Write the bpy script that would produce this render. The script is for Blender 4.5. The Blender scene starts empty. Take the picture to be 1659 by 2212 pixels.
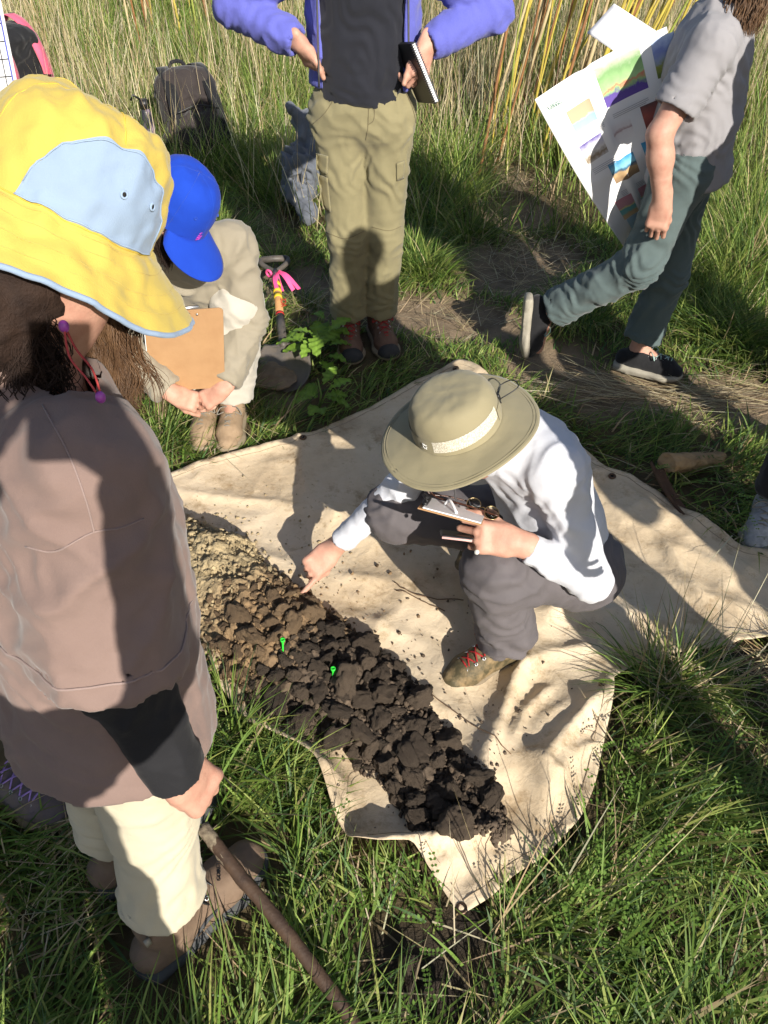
import bpy, bmesh, math, random
import numpy as np
from mathutils import Vector, Matrix
from mathutils.geometry import delaunay_2d_cdt

# ------------------------------------------------------------------ camera, sky, sun, exposure
scene = bpy.context.scene
COL = scene.collection
CAM_H = 1.77
PITCH = math.radians(43.0)
FPX, CX, CY = 1662.0, 829.5, 1106.0          # focal length and centre for a 1659 x 2212 picture
cam_data = bpy.data.cameras.new('camera')
cam_data.sensor_fit = 'VERTICAL'
cam_data.sensor_height = 36.0
cam_data.lens = 36.0 * FPX / 2212.0
cam_data.clip_start = 0.02
cam_data.clip_end = 500.0
cam = bpy.data.objects.new('camera', cam_data)
COL.objects.link(cam)
cam.location = (0, 0, CAM_H)
cam.rotation_euler = (math.radians(90) - PITCH, 0, 0)
scene.camera = cam

SUN_EL = math.radians(28.0)
SUN_AZ = math.radians(25.0)                   # the sun stands behind the camera, to the right
SUN_DIR = Vector((math.sin(SUN_AZ) * math.cos(SUN_EL), -math.cos(SUN_AZ) * math.cos(SUN_EL), math.sin(SUN_EL)))
world = bpy.data.worlds.new('World')
scene.world = world
world.use_nodes = True
wn = world.node_tree
bg = wn.nodes['Background']
sky = wn.nodes.new('ShaderNodeTexSky')
sky.sky_type = 'NISHITA'
sky.sun_disc = False
sky.sun_elevation = SUN_EL
sky.sun_rotation = math.radians(180.0) - SUN_AZ
wn.links.new(sky.outputs[0], bg.inputs[0])
bg.inputs[1].default_value = 0.085
sun_data = bpy.data.lights.new('sun', 'SUN')
sun_data.energy = 5.0
sun_data.angle = math.radians(0.53)
sun_data.color = (1.0, 0.94, 0.84)
sun = bpy.data.objects.new('sun', sun_data)
COL.objects.link(sun)
sun.location = (4, -8, 6)
sun.rotation_euler = SUN_DIR.to_track_quat('Z', 'Y').to_euler()
scene.view_settings.view_transform = 'Standard'
scene.view_settings.look = 'None'
scene.view_settings.gamma = 1.0
scene.view_settings.use_curve_mapping = False
scene.view_settings.exposure = 0.6

cy = scene.cycles
cy.max_bounces = 6; cy.diffuse_bounces = 3; cy.glossy_bounces = 2; cy.transmission_bounces = 4; cy.transparent_max_bounces = 4
cy.caustics_reflective = False; cy.caustics_refractive = False
cy.use_adaptive_sampling = True; cy.adaptive_threshold = 0.02
rng = np.random.default_rng(11)
random.seed(5)
# ------------------------------------------------------------------ picture ray -> place on the ground, at a height or at a distance
_c, _s = math.cos(PITCH), math.sin(PITCH)
def ray(u, v):
    a, b = (u - CX) / FPX, (CY - v) / FPX
    return np.array((a, _c + b * _s, -_s + b * _c))
def at_z(u, v, z=0.0):
    r = ray(u, v)
    return np.array((0, 0, CAM_H)) + r * ((z - CAM_H) / r[2])
def at_y(u, v, y):
    r = ray(u, v)
    return np.array((0, 0, CAM_H)) + r * (y / r[1])
def at_d(u, v, d):
    return np.array((0, 0, CAM_H)) + ray(u, v) * d
def V(*a): return np.array(a, dtype=float)
def unit(a):
    a = np.asarray(a, float); return a / max(1e-9, np.linalg.norm(a))

# ------------------------------------------------------------------ noise (vectorised gradient noise, about -1..1)
_perm = np.random.default_rng(3).permutation(256).astype(np.int64)
_perm = np.concatenate([_perm, _perm, _perm])
_g3 = np.random.default_rng(4).normal(size=(256, 3)); _g3 = (_g3 / np.linalg.norm(_g3, axis=1)[:, None]).astype(np.float32)
def noise3(p):
    p = np.asarray(p, np.float32)
    i = np.floor(p).astype(np.int64); f = p - i; i &= 255
    w = f * f * f * (f * (f * 6 - 15) + 10)
    if len(p) > 300000: return np.concatenate([noise3(c) for c in np.array_split(p, len(p) // 200000 + 1)])
    out = np.zeros(p.shape[0])
    for dx in (0, 1):
        wx = w[:, 0] if dx else 1 - w[:, 0]
        for dy in (0, 1):
            wy = w[:, 1] if dy else 1 - w[:, 1]
            for dz in (0, 1):
                wz = w[:, 2] if dz else 1 - w[:, 2]
                h = _perm[_perm[_perm[i[:, 0] + dx] + ((i[:, 1] + dy) & 255)] + ((i[:, 2] + dz) & 255)]
                g = _g3[h]
                out += wx * wy * wz * (g[:, 0] * (f[:, 0] - dx) + g[:, 1] * (f[:, 1] - dy) + g[:, 2] * (f[:, 2] - dz))
    return out * 1.7
def fbm3(p, oct=4, gain=0.5):
    a, t, q = 1.0, 0.0, np.asarray(p, float)
    for k in range(oct):
        t = t + a * noise3(q + 17.3 * k); q = q * 2.03; a *= gain
    return t
def noise2(x, y, s=1.0, seed=0.0, oct=1):
    x = np.asarray(x, float).ravel(); y = np.asarray(y, float).ravel()
    return fbm3(np.stack([x * s, y * s, np.full_like(x, seed + 0.37)], 1), oct)
def smooth(a, b, x):
    t = np.clip((x - a) / (b - a), 0, 1); return t * t * (3 - 2 * t)

# ------------------------------------------------------------------ objects
BASE = {}
def tag(o, label=None, cat=None, group=None, kind=None):
    if label: o['label'] = label
    if cat: o['category'] = cat
    if group: o['group'] = group
    if kind: o['kind'] = kind
    return o
def empty(name, base, label=None, cat=None, group=None):
    o = bpy.data.objects.new(name, None)
    o.empty_display_size = 0.1
    COL.objects.link(o)
    o.location = tuple(base)
    BASE[o.name] = np.array(base, float)
    return tag(o, label, cat, group)
def place(o, parent=None, base=None):
    COL.objects.link(o)
    if parent is not None:
        o.parent = parent
        BASE[o.name] = BASE[parent.name]
    else:
        b = np.array(base if base is not None else (0, 0, 0), float)
        o.location = tuple(b); BASE[o.name] = b
    return o
def mesh_obj(name, verts, faces, mat, parent=None, base=None, smooth_=True, cols=None):
    """verts are world positions; the object sits at its thing's base"""
    b = BASE[parent.name] if parent is not None else np.array(base if base is not None else (0, 0, 0), float)
    v = np.asarray(verts, float) - b
    me = bpy.data.meshes.new(name)
    if isinstance(faces, np.ndarray):
        n, k = faces.shape
        me.vertices.add(len(v)); me.vertices.foreach_set('co', v.astype(np.float32).ravel())
        me.loops.add(n * k); me.loops.foreach_set('vertex_index', faces.astype(np.int32).ravel())
        me.polygons.add(n); me.polygons.foreach_set('loop_start', np.arange(0, n * k, k, dtype=np.int32))
        me.update(calc_edges=True); me.validate()
    else:
        me.from_pydata([tuple(x) for x in v], [], [tuple(f) for f in faces]); me.update()
    if smooth_:
        me.polygons.foreach_set('use_smooth', np.ones(len(me.polygons), dtype=bool))
    if cols is not None:
        at = me.color_attributes.new('tint', 'FLOAT_COLOR', 'POINT')
        c4 = np.ones((len(v), 4), np.float32); c4[:, :3] = cols
        at.data.foreach_set('color', c4.ravel())
    if mat is not None: me.materials.append(mat)
    o = bpy.data.objects.new(name, me)
    return place(o, parent, b)
class MB:
    """collects pieces of one mesh"""
    def __init__(s): s.v = []; s.f = []
    def add(s, vs, fs):
        n = len(s.v); s.v.extend([tuple(x) for x in vs]); s.f.extend([tuple(i + n for i in f) for f in fs]); return s
    def box(s, c, half, R=None):
        R = np.eye(3) if R is None else np.asarray(R)
        c = np.asarray(c, float)
        vs = [c + R[0] * half[0] * x + R[1] * half[1] * y + R[2] * half[2] * z for x in (-1, 1) for y in (-1, 1) for z in (-1, 1)]
        return s.add(vs, [(0, 1, 3, 2), (4, 6, 7, 5), (0, 4, 5, 1), (2, 3, 7, 6), (0, 2, 6, 4), (1, 5, 7, 3)])
    def tube(s, pts, rad, n=8, cap=True):
        pts = np.asarray(pts, float); m = len(pts)
        r = np.full(m, rad) if np.isscalar(rad) else np.asarray(rad, float)
        tg = np.gradient(pts, axis=0); tg /= np.maximum(1e-9, np.linalg.norm(tg, axis=1))[:, None]
        a = np.cross(tg[0], (0.31, 0.2, 0.93)); a = unit(a)
        vs = []
        for i in range(m):
            a = unit(a - tg[i] * np.dot(a, tg[i])); b = np.cross(tg[i], a)
            for k in range(n):
                t = 2 * math.pi * k / n
                vs.append(pts[i] + r[i] * (a * math.cos(t) + b * math.sin(t)))
        fs = [(i * n + k, i * n + (k + 1) % n, (i + 1) * n + (k + 1) % n, (i + 1) * n + k) for i in range(m - 1) for k in range(n)]
        if cap:
            fs.append(tuple(range(n - 1, -1, -1))); fs.append(tuple((m - 1) * n + k for k in range(n)))
        return s.add(vs, fs)
    def ring(s, c, nrm, R, r, n=20, k=8):
        nrm = unit(nrm); a = unit(np.cross(nrm, (0.3, 0.9, 0.2))); b = np.cross(nrm, a); c = np.asarray(c, float)
        vs = []
        for i in range(n):
            t = 2 * math.pi * i / n; d = a * math.cos(t) + b * math.sin(t)
            for j in range(k):
                q = 2 * math.pi * j / k
                vs.append(c + d * (R + r * math.cos(q)) + nrm * r * math.sin(q))
        fs = [(i * k + j, ((i + 1) % n) * k + j, ((i + 1) % n) * k + (j + 1) % k, i * k + (j + 1) % k) for i in range(n) for j in range(k)]
        return s.add(vs, fs)
    def disc(s, c, nrm, R, th=0.002, n=16):
        nrm = unit(nrm); a = unit(np.cross(nrm, (0.3, 0.9, 0.2))); b = np.cross(nrm, a); c = np.asarray(c, float)
        vs = [c + R * (a * math.cos(2 * math.pi * i / n) + b * math.sin(2 * math.pi * i / n)) + nrm * z for z in (0, th) for i in range(n)]
        fs = [tuple(range(n - 1, -1, -1)), tuple(range(n, 2 * n))] + [(i, (i + 1) % n, n + (i + 1) % n, n + i) for i in range(n)]
        return s.add(vs, fs)
    def build(s, name, mat, parent=None, base=None, smooth_=True): return mesh_obj(name, s.v, s.f, mat, parent, base, smooth_)
def sheet(fn, nu, nv, name, mat, parent=None, base=None, th=0.0):
    """surface fn(s, t) -> point over the unit square; th > 0 gives it a thickness"""
    S, T = np.meshgrid(np.linspace(0, 1, nu), np.linspace(0, 1, nv), indexing='ij')
    P = np.array([fn(a, b) for a, b in zip(S.ravel(), T.ravel())])
    F = [(i * nv + j, (i + 1) * nv + j, (i + 1) * nv + j + 1, i * nv + j + 1) for i in range(nu - 1) for j in range(nv - 1)]
    o = mesh_obj(name, P, F, mat, parent, base)
    if th:
        m = o.modifiers.new('thickness', 'SOLIDIFY'); m.thickness = th; m.offset = 0
    return o
def catmull(pts, n=8):
    pts = np.asarray(pts, float); P = np.vstack([2 * pts[0] - pts[1], pts, 2 * pts[-1] - pts[-2]])
    out = []
    for i in range(1, len(P) - 2):
        for t in np.linspace(0, 1, n, endpoint=False):
            a, b, c, d = P[i - 1], P[i], P[i + 1], P[i + 2]
            out.append(0.5 * (2 * b + (c - a) * t + (2 * a - 5 * b + 4 * c - d) * t * t + (3 * b - a - 3 * c + d) * t ** 3))
    out.append(pts[-1])
    return np.array(out)
def letters(text, size, name, mat, parent, origin, xdir, ydir, lift=0.0008, depth=0.0004):
    cu = bpy.data.curves.new(name, 'FONT'); cu.body = text; cu.size = size; cu.extrude = depth
    to = bpy.data.objects.new(name, cu); COL.objects.link(to)
    dg = bpy.context.evaluated_depsgraph_get()
    me = bpy.data.meshes.new_from_object(to.evaluated_get(dg))
    bpy.data.objects.remove(to); 
    x, y = unit(xdir), unit(ydir); z = np.cross(x, y)
    vs = [np.asarray(origin, float) + x * v.co.x + y * v.co.y + z * (v.co.z + lift) for v in me.vertices]
    fs = [tuple(p.vertices) for p in me.polygons]
    bpy.data.meshes.remove(me)
    return mesh_obj(name, vs, fs, mat, parent, smooth_=False)

# ------------------------------------------------------------------ solid shapes from distance fields -> one continuous mesh
def cone(a, b, ra, rb, k=0.02, sq=None, flat=False):      # flat: cut square at b
    return dict(t='c', a=np.asarray(a, float), b=np.asarray(b, float), ra=ra, rb=rb, k=k, sq=sq, flat=flat)
def ell(c, r, R=None, k=0.02):
    return dict(t='e', c=np.asarray(c, float), r=np.asarray(r, float), R=np.eye(3) if R is None else np.asarray(R), k=k)
def boxp(c, h, R=None, rd=0.01, k=0.01):
    return dict(t='b', c=np.asarray(c, float), r=np.asarray(h, float), R=np.eye(3) if R is None else np.asarray(R), rd=rd, k=k)
def cut(p, n): return dict(t='h', p=np.asarray(p, float), n=unit(n))       # removes the side n points to
def carve(pr): q = dict(pr); q['neg'] = True; return q
def _dist(p, X):
    if p['t'] == 'c':
        ba = p['b'] - p['a']; pa = X - p['a']
        hr = pa @ ba / max(1e-9, ba @ ba)
        if p['flat']:
            h = np.clip(hr, 0, 2); q = pa - h[..., None] * ba; rr = p['ra'] + (p['rb'] - p['ra']) * np.clip(h, 0, 1); f = 1.0
            if p['sq'] is not None:
                n, f = p['sq']; n = unit(n); cn = q @ n; q = q + (cn * (1 / f - 1))[..., None] * n
            return np.maximum((np.sqrt((q * q).sum(-1)) - rr) * f, (hr - 1) * np.linalg.norm(ba))
        h = np.clip(hr, 0, 1)
        q = pa - h[..., None] * ba
        rr = p['ra'] + (p['rb'] - p['ra']) * h
        if p['sq'] is not None:
            n, f = p['sq']; n = unit(n); cn = q @ n
            q = q + (cn * (1 / f - 1))[..., None] * n
            return (np.sqrt((q * q).sum(-1)) - rr) * f
        return np.sqrt((q * q).sum(-1)) - rr
    q = (X - p['c']) @ p['R'].T
    if p['t'] == 'e':
        s = q / p['r']; l = np.sqrt((s * s).sum(-1)); g = np.sqrt(((s / p['r']) ** 2).sum(-1))
        return l * (l - 1) / np.maximum(g, 1e-6)
    d = np.abs(q) - (p['r'] - p['rd'])
    return np.sqrt((np.maximum(d, 0) ** 2).sum(-1)) + np.minimum(d.max(-1), 0) - p['rd']
def _bounds(p):
    if p['t'] == 'c':
        m = max(p['ra'], p['rb'])
        if p['sq'] is not None: m *= max(1, p['sq'][1])
        return np.minimum(p['a'], p['b']) - m, np.maximum(p['a'], p['b']) + m
    m = np.linalg.norm(p['r']) if p['t'] == 'b' else p['r'].max()
    return p['c'] - m, p['c'] + m
def solid(prims, h=0.008, relax=1):
    pos = [p for p in prims if p['t'] != 'h' and not p.get('neg')]
    lo = np.min([_bounds(p)[0] for p in pos], axis=0) - 4 * h; hi = np.max([_bounds(p)[1] for p in pos], axis=0) + 4 * h
    n = np.ceil((hi - lo) / h).astype(int) + 1
    D = np.full(tuple(n), 1.0, np.float32)
    ax = [lo[i] + h * np.arange(n[i]) for i in range(3)]
    for p in prims:
        if p['t'] == 'h':
            X = (ax[0][:, None, None] - p['p'][0]) * p['n'][0] + (ax[1][None, :, None] - p['p'][1]) * p['n'][1] + (ax[2][None, None, :] - p['p'][2]) * p['n'][2]
            D = np.maximum(D, X.astype(np.float32)); continue
        b0, b1 = _bounds(p); m = p['k'] + 3 * h
        i0 = np.clip(np.floor((b0 - m - lo) / h).astype(int), 0, n); i1 = np.clip(np.ceil((b1 + m - lo) / h).astype(int) + 1, 0, n)
        if np.any(i1 <= i0): continue
        sl = tuple(slice(i0[i], i1[i]) for i in range(3))
        G = np.stack(np.meshgrid(ax[0][sl[0]], ax[1][sl[1]], ax[2][sl[2]], indexing='ij'), -1)
        d = _dist(p, G).astype(np.float32)
        if p.get('neg'):
            D[sl] = np.maximum(D[sl], -d)
        else:
            k = p['k']
            e = np.maximum(k - np.abs(D[sl] - d), 0) / k
            D[sl] = np.minimum(D[sl], d) - e * e * k * 0.25
    # surface nets
    s = D < 0
    def sub(A, o): return A[o[0]:o[0] + n[0] - 1, o[1]:o[1] + n[1] - 1, o[2]:o[2] + n[2] - 1]
    corners = [(i, j, k) for i in (0, 1) for j in (0, 1) for k in (0, 1)]
    any_, all_ = sub(s, (0, 0, 0)).copy(), sub(s, (0, 0, 0)).copy()
    for o in corners[1:]:
        q = sub(s, o); any_ |= q; all_ &= q
    act = any_ & ~all_
    ids = np.argwhere(act); idx = np.full(act.shape, -1, np.int64); idx[act] = np.arange(len(ids))
    val = {o: D[ids[:, 0] + o[0], ids[:, 1] + o[1], ids[:, 2] + o[2]] for o in corners}
    cnt = np.zeros(len(ids)); acc = np.zeros((len(ids), 3))
    for ax_ in range(3):
        for oa in corners:
            if oa[ax_]: continue
            ob = list(oa); ob[ax_] = 1; da, db = val[oa], val[tuple(ob)]
            m = (da < 0) != (db < 0); t = np.where(m, da / np.where(np.abs(da - db) < 1e-9, 1, da - db), 0)
            cnt += m
            for q in range(3): acc[:, q] += m * (oa[q] if q != ax_ else 0) + (t if q == ax_ else 0)
    Vv = lo + h * (ids + acc / np.maximum(1, cnt)[:, None])
    F = []
    for ax_ in range(3):
        o1, o2 = (ax_ + 1) % 3, (ax_ + 2) % 3
        lo_s = [slice(1, n[i] - 1) for i in range(3)]; lo_s[ax_] = slice(0, n[ax_] - 1)
        hi_s = list(lo_s); hi_s[ax_] = slice(1, n[ax_])
        a, b = s[tuple(lo_s)], s[tuple(hi_s)]
        e = np.argwhere(a != b)
        if not len(e): continue
        inside_first = a[tuple(e.T)]
        e = e + np.array([1 if i != ax_ else 0 for i in range(3)])
        def cell(d1, d2):
            q = e.copy(); q[:, o1] -= d1; q[:, o2] -= d2; return idx[tuple(q.T)]
        q = np.stack([cell(1, 1), cell(0, 1), cell(0, 0), cell(1, 0)], 1)
        q = np.where(inside_first[:, None], q, q[:, ::-1])
        F.append(q)
    F = np.concatenate(F); F = F[(F >= 0).all(1)]
    for _ in range(relax): Vv = lap(Vv, F, 0.5)
    return Vv, F
def _scatter(idx, val, n): return np.stack([np.bincount(idx, weights=val[:, k], minlength=n) for k in range(3)], 1)
def lap(Vv, F, w):
    n = len(Vv); a = np.concatenate([F[:, i] for i in range(F.shape[1])] + [F[:, (i + 1) % F.shape[1]] for i in range(F.shape[1])])
    b = np.concatenate([F[:, (i + 1) % F.shape[1]] for i in range(F.shape[1])] + [F[:, i] for i in range(F.shape[1])])
    c = np.maximum(1, np.bincount(a, minlength=n))
    return Vv * (1 - w) + w * _scatter(a, Vv[b], n) / c[:, None]
def normals(Vv, F):
    fn = np.cross(Vv[F[:, 2]] - Vv[F[:, 0]], Vv[F[:, -1]] - Vv[F[:, 1]])
    N = _scatter(F.ravel(), np.repeat(fn, F.shape[1], 0), len(Vv))
    return N / np.maximum(1e-9, np.linalg.norm(N, axis=1))[:, None]
def folds(Vv, F, fields, rough=0.0015, rs=9.0):
    """cloth folds: every field is (centre, reach, direction the folds run across, wavelength, height)"""
    N = normals(Vv, F); d = np.zeros(len(Vv))
    w1 = noise3(Vv * 7.0); w2 = noise3(Vv * 13.0 + 40)
    mod = np.clip(0.6 + 0.9 * noise3(Vv * 5.0 + 9), 0.1, 1.4)
    for (c, reach, dr, wl, amp) in fields:
        r2 = ((Vv - c) ** 2).sum(1) / (reach * reach)
        inf = np.exp(-r2 * 1.6)
        ph = (Vv - c) @ unit(dr) / wl + 1.7 * w1 + 0.5 * w2
        rid = 1 - 2 * np.abs(ph - np.floor(ph) - 0.5)              # triangle wave
        rid = rid * rid * (3 - 2 * rid) - 0.45
        d += 2.1 * amp * inf * rid * mod
    wp = .55 * np.stack([noise3(Vv * 6 + 3), w1, noise3(Vv * 6 + 23)], 1); md = np.clip(.7 + .8 * noise3(Vv * 4 + 31), .1, 1.5)
    for (ax, fr, am) in ((V(.45, .25, .85), 8.5, 2.6), (V(-.55, .35, .75), 13.0, 1.9), (V(.1, -.6, .8), 21.0, .9)):
        a = unit(ax); q = (Vv - ((Vv @ a) * .62)[:, None] * a) * fr
        q = q + wp
        r = np.clip(1 - 1.5 * np.abs(noise3(q)), 0, 1); d += rough * am * (r * r - .3) * md
    d += rough * .5 * fbm3(Vv * rs, 3)
    return Vv + N * d[:, None]

# ------------------------------------------------------------------ materials
def new_mat(name):
    m = bpy.data.materials.new(name); m.use_nodes = True
    nt = m.node_tree; bs = nt.nodes['Principled BSDF']
    return m, nt, bs
def N_(nt, t, **kw):
    n = nt.nodes.new(t)
    for k, v in kw.items():
        if k in n.inputs: n.inputs[k].default_value = v
        else: setattr(n, k, v)
    return n
def rgb(c): return (c[0], c[1], c[2], 1.0)
def srgb(r, g, b):
    f = lambda x: (x / 255 / 12.92) if x / 255 <= 0.04045 else ((x / 255 + 0.055) / 1.055) ** 2.4
    return (f(r), f(g), f(b))
def ramp(nt, stops, interp='LINEAR'):
    r = nt.nodes.new('ShaderNodeValToRGB'); r.color_ramp.interpolation = interp
    e = r.color_ramp.elements
    while len(e) < len(stops): e.new(0.5)
    for i, (p, c) in enumerate(stops): e[i].position = p; e[i].color = rgb(c)
    return r
def matte(name, col, col2=None, scale=8.0, detail=5.0, rough=0.85, bump=0.15, bscale=None, weave=0.0, wscale=700.0, spec=0.25, sheen=0.0, metallic=0.0, mid=0.5, coat=0.0, dist=0.004):
    """base colour mottled between two real colours, with fine relief; weave adds a cloth grain"""
    m, nt, bs = new_mat(name); L = nt.links.new
    tc = nt.nodes.new('ShaderNodeTexCoord')
    no = N_(nt, 'ShaderNodeTexNoise', Scale=scale, Detail=detail, Roughness=0.6); L(tc.outputs['Object'], no.inputs['Vector'])
    c2 = col2 if col2 is not None else tuple(x * 0.82 for x in col)
    rp = ramp(nt, [(mid - 0.18, c2), (mid + 0.18, col)]); L(no.outputs['Fac'], rp.inputs[0])
    L(rp.outputs[0], bs.inputs['Base Color'])
    bs.inputs['Roughness'].default_value = rough; bs.inputs['Specular IOR Level'].default_value = spec
    bs.inputs['Metallic'].default_value = metallic
    if sheen: bs.inputs['Sheen Weight'].default_value = sheen; bs.inputs['Sheen Roughness'].default_value = 0.5
    if coat: bs.inputs['Coat Weight'].default_value = coat
    bp = N_(nt, 'ShaderNodeBump', Strength=bump, Distance=dist)
    nb = N_(nt, 'ShaderNodeTexNoise', Scale=bscale or scale * 4, Detail=4.0, Roughness=0.6); L(tc.outputs['Object'], nb.inputs['Vector'])
    if weave:
        v1 = N_(nt, 'ShaderNodeTexNoise', Scale=wscale, Detail=1.0); L(tc.outputs['Object'], v1.inputs['Vector'])
        mx = N_(nt, 'ShaderNodeMath', operation='MULTIPLY_ADD'); mx.inputs[1].default_value = weave; L(v1.outputs['Fac'], mx.inputs[0]); L(nb.outputs['Fac'], mx.inputs[2])
        L(mx.outputs[0], bp.inputs['Height'])
    else:
        L(nb.outputs['Fac'], bp.inputs['Height'])
    L(bp.outputs[0], bs.inputs['Normal'])
    return m
def skin(name, col, red):
    m = matte(name, col, red, scale=38.0, detail=7.0, rough=0.55, bump=0.45, bscale=230.0, spec=0.35, dist=0.0016)
    b = m.node_tree.nodes['Principled BSDF']
    b.inputs['Subsurface Weight'].default_value = 0.0
    b.inputs['Subsurface Radius'].default_value = (0.012, 0.004, 0.002)
    b.inputs['Subsurface Scale'].default_value = 0.6
    return m
def tint_mat(name, rough=0.6, trans=0.35, spec=0.3, var=0.0):
    """colour of each blade or leaf comes from the mesh; light passes partly through"""
    m, nt, bs = new_mat(name); L = nt.links.new
    at = nt.nodes.new('ShaderNodeVertexColor'); at.layer_name = 'tint'
    L(at.outputs[0], bs.inputs['Base Color']); bs.inputs['Roughness'].default_value = rough; bs.inputs['Specular IOR Level'].default_value = spec
    if trans:
        tr = nt.nodes.new('ShaderNodeBsdfTranslucent'); L(at.outputs[0], tr.inputs[0])
        mx = nt.nodes.new('ShaderNodeMixShader'); mx.inputs[0].default_value = trans
        L(bs.outputs[0], mx.inputs[1]); L(tr.outputs[0], mx.inputs[2]); L(mx.outputs[0], nt.nodes['Material Output'].inputs[0])
    return m
# ------------------------------------------------------------------ the ground: bare trodden path, soil under the grass
def inside(poly, x, y):
    x = np.asarray(x); y = np.asarray(y); c = np.zeros(x.shape, bool); j = len(poly) - 1
    for i in range(len(poly)):
        (xi, yi), (xj, yj) = poly[i], poly[j]
        m = ((yi > y) != (yj > y)) & (x < (xj - xi) * (y - yi) / (yj - yi + 1e-12) + xi)
        c ^= m; j = i
    return c
def seg_dist(poly, x, y, closed=True):
    d = np.full(np.shape(x), 1e9); tt = np.zeros(np.shape(x)); n = len(poly)
    for i in range(n if closed else n - 1):
        a = np.asarray(poly[i], float); b = np.asarray(poly[(i + 1) % n], float); ab = b - a
        t = np.clip(((x - a[0]) * ab[0] + (y - a[1]) * ab[1]) / (ab @ ab + 1e-12), 0, 1)
        q = np.hypot(x - a[0] - t * ab[0], y - a[1] - t * ab[1])
        m = q < d; d = np.where(m, q, d); tt = np.where(m, (i + t) / max(1, (n - 1)), tt)
    return d, tt
# tarp outline, in order, found from its corners and edges on the ground
TARP_PX = [(250, 1075), (360, 1030), (430, 1000), (560, 965), (640, 945), (720, 915), (780, 885), (860, 845), (930, 800), (1000, 776), (1100, 850), (1200, 920),
           (1285, 985), (1312, 1018), (1362, 1020), (1402, 1050), (1460, 1088), (1530, 1130), (1600, 1182), (1665, 1200), (1760, 1235), (1800, 1290),
           (1740, 1350), (1659, 1376), (1580, 1394), (1480, 1410), (1390, 1432), (1322, 1470), (1325, 1490), (1300, 1640), (1255, 1770), (1185, 1850), (1110, 1890),
           (1062, 1938), (1000, 1980), (950, 1915), (895, 1836), (830, 1836), (760, 1828), (720, 1765), (682, 1645), (590, 1602), (530, 1560), (468, 1475), (440, 1390), (395, 1280), (300, 1180)]
TARP = [tuple(at_z(u, v, 0.03)[:2]) for u, v in TARP_PX]
PATH = [(500, 470, .32), (545, 525, .30), (600, 600, .28), (670, 640, .26), (900, 680, .20), (980, 690, .24), (1060, 700, .20), (1190, 790, .24), (1300, 850, .22), (1420, 850, .22),
        (1560, 865, .24), (1700, 890, .3), (1080, 400, .22), (1110, 470, .25), (1150, 560, .28), (1090, 600, .25), (1020, 560, .2), (620, 850, .16), (450, 440, .25)]
PATHW = [(at_z(u, v, 0)[:2], r) for u, v, r in PATH]
BARE = [(at_z(u, v, 0)[:2], r) for u, v, r in [(880, 2090, .10), (940, 2150, .11), (840, 2160, .08), (1000, 2010, .05), (1600, 1440, .10), (1010, 1995, .06), (700, 1700, .035), (1420, 2040, .05), (1590, 1900, .06)]]
def path_mask(x, y):
    m = np.zeros(np.shape(x))
    for (c, r) in PATHW:
        m = np.maximum(m, 1 - smooth(0.55 * r, 1.25 * r, np.hypot(x - c[0], y - c[1])))
    return m
def bare_mask(x, y):
    m = np.zeros(np.shape(x))
    for (c, r) in BARE: m = np.maximum(m, 1 - smooth(0.6 * r, 1.3 * r, np.hypot(x - c[0], y - c[1])))
    return m
def ground_z(x, y):
    x = np.asarray(x, float); y = np.asarray(y, float); sh = x.shape
    z = 0.035 * noise2(x, y, 0.9, 2).reshape(sh) * smooth(2.0, 4.0, y) + 0.012 * noise2(x, y, 4, 5, 3).reshape(sh)
    z = z - 0.03 * path_mask(x, y) * smooth(2.2, 2.8, y)
    d, _ = seg_dist(TARP, x, y)
    ins = inside(TARP, x, y)
    z = np.where(ins, z * (1 - smooth(0.0, 0.1, d)) - 0.012, z)
    return z + 0.10 * smooth(4.0, 9.0, y)
def axis(lo, hi, step, far, grow=1.25):
    a = list(np.arange(lo, hi + 1e-6, step)); s = step
    while a[-1] < far: s *= grow; a.append(a[-1] + s)
    s = step
    while a[0] > -far: s *= grow; a.insert(0, a[0] - s)
    return np.array(a)
gx, gy = axis(-2.6, 2.6, 0.035, 160), axis(-0.2, 4.6, 0.035, 160)
GX, GY = np.meshgrid(gx, gy, indexing='ij')
GZ = ground_z(GX.ravel(), GY.ravel()).reshape(GX.shape)
pm = np.clip(path_mask(GX, GY), 0, 1).ravel(); bm = bare_mask(GX, GY).ravel()
thatch = np.array((0.115, 0.088, 0.048)); dirt = np.array((0.235, 0.178, 0.12)); mud = np.array((0.045, 0.036, 0.028))
gcol = thatch * (1 - pm)[:, None] + dirt * pm[:, None]; gcol = gcol * (1 - bm)[:, None] + mud * bm[:, None]
ny = len(gy)
ii, jj = np.meshgrid(np.arange(len(gx) - 1), np.arange(ny - 1), indexing='ij')
gf = np.stack([ii * ny + jj, (ii + 1) * ny + jj, (ii + 1) * ny + jj + 1, ii * ny + jj + 1], -1).reshape(-1, 4)
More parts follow.
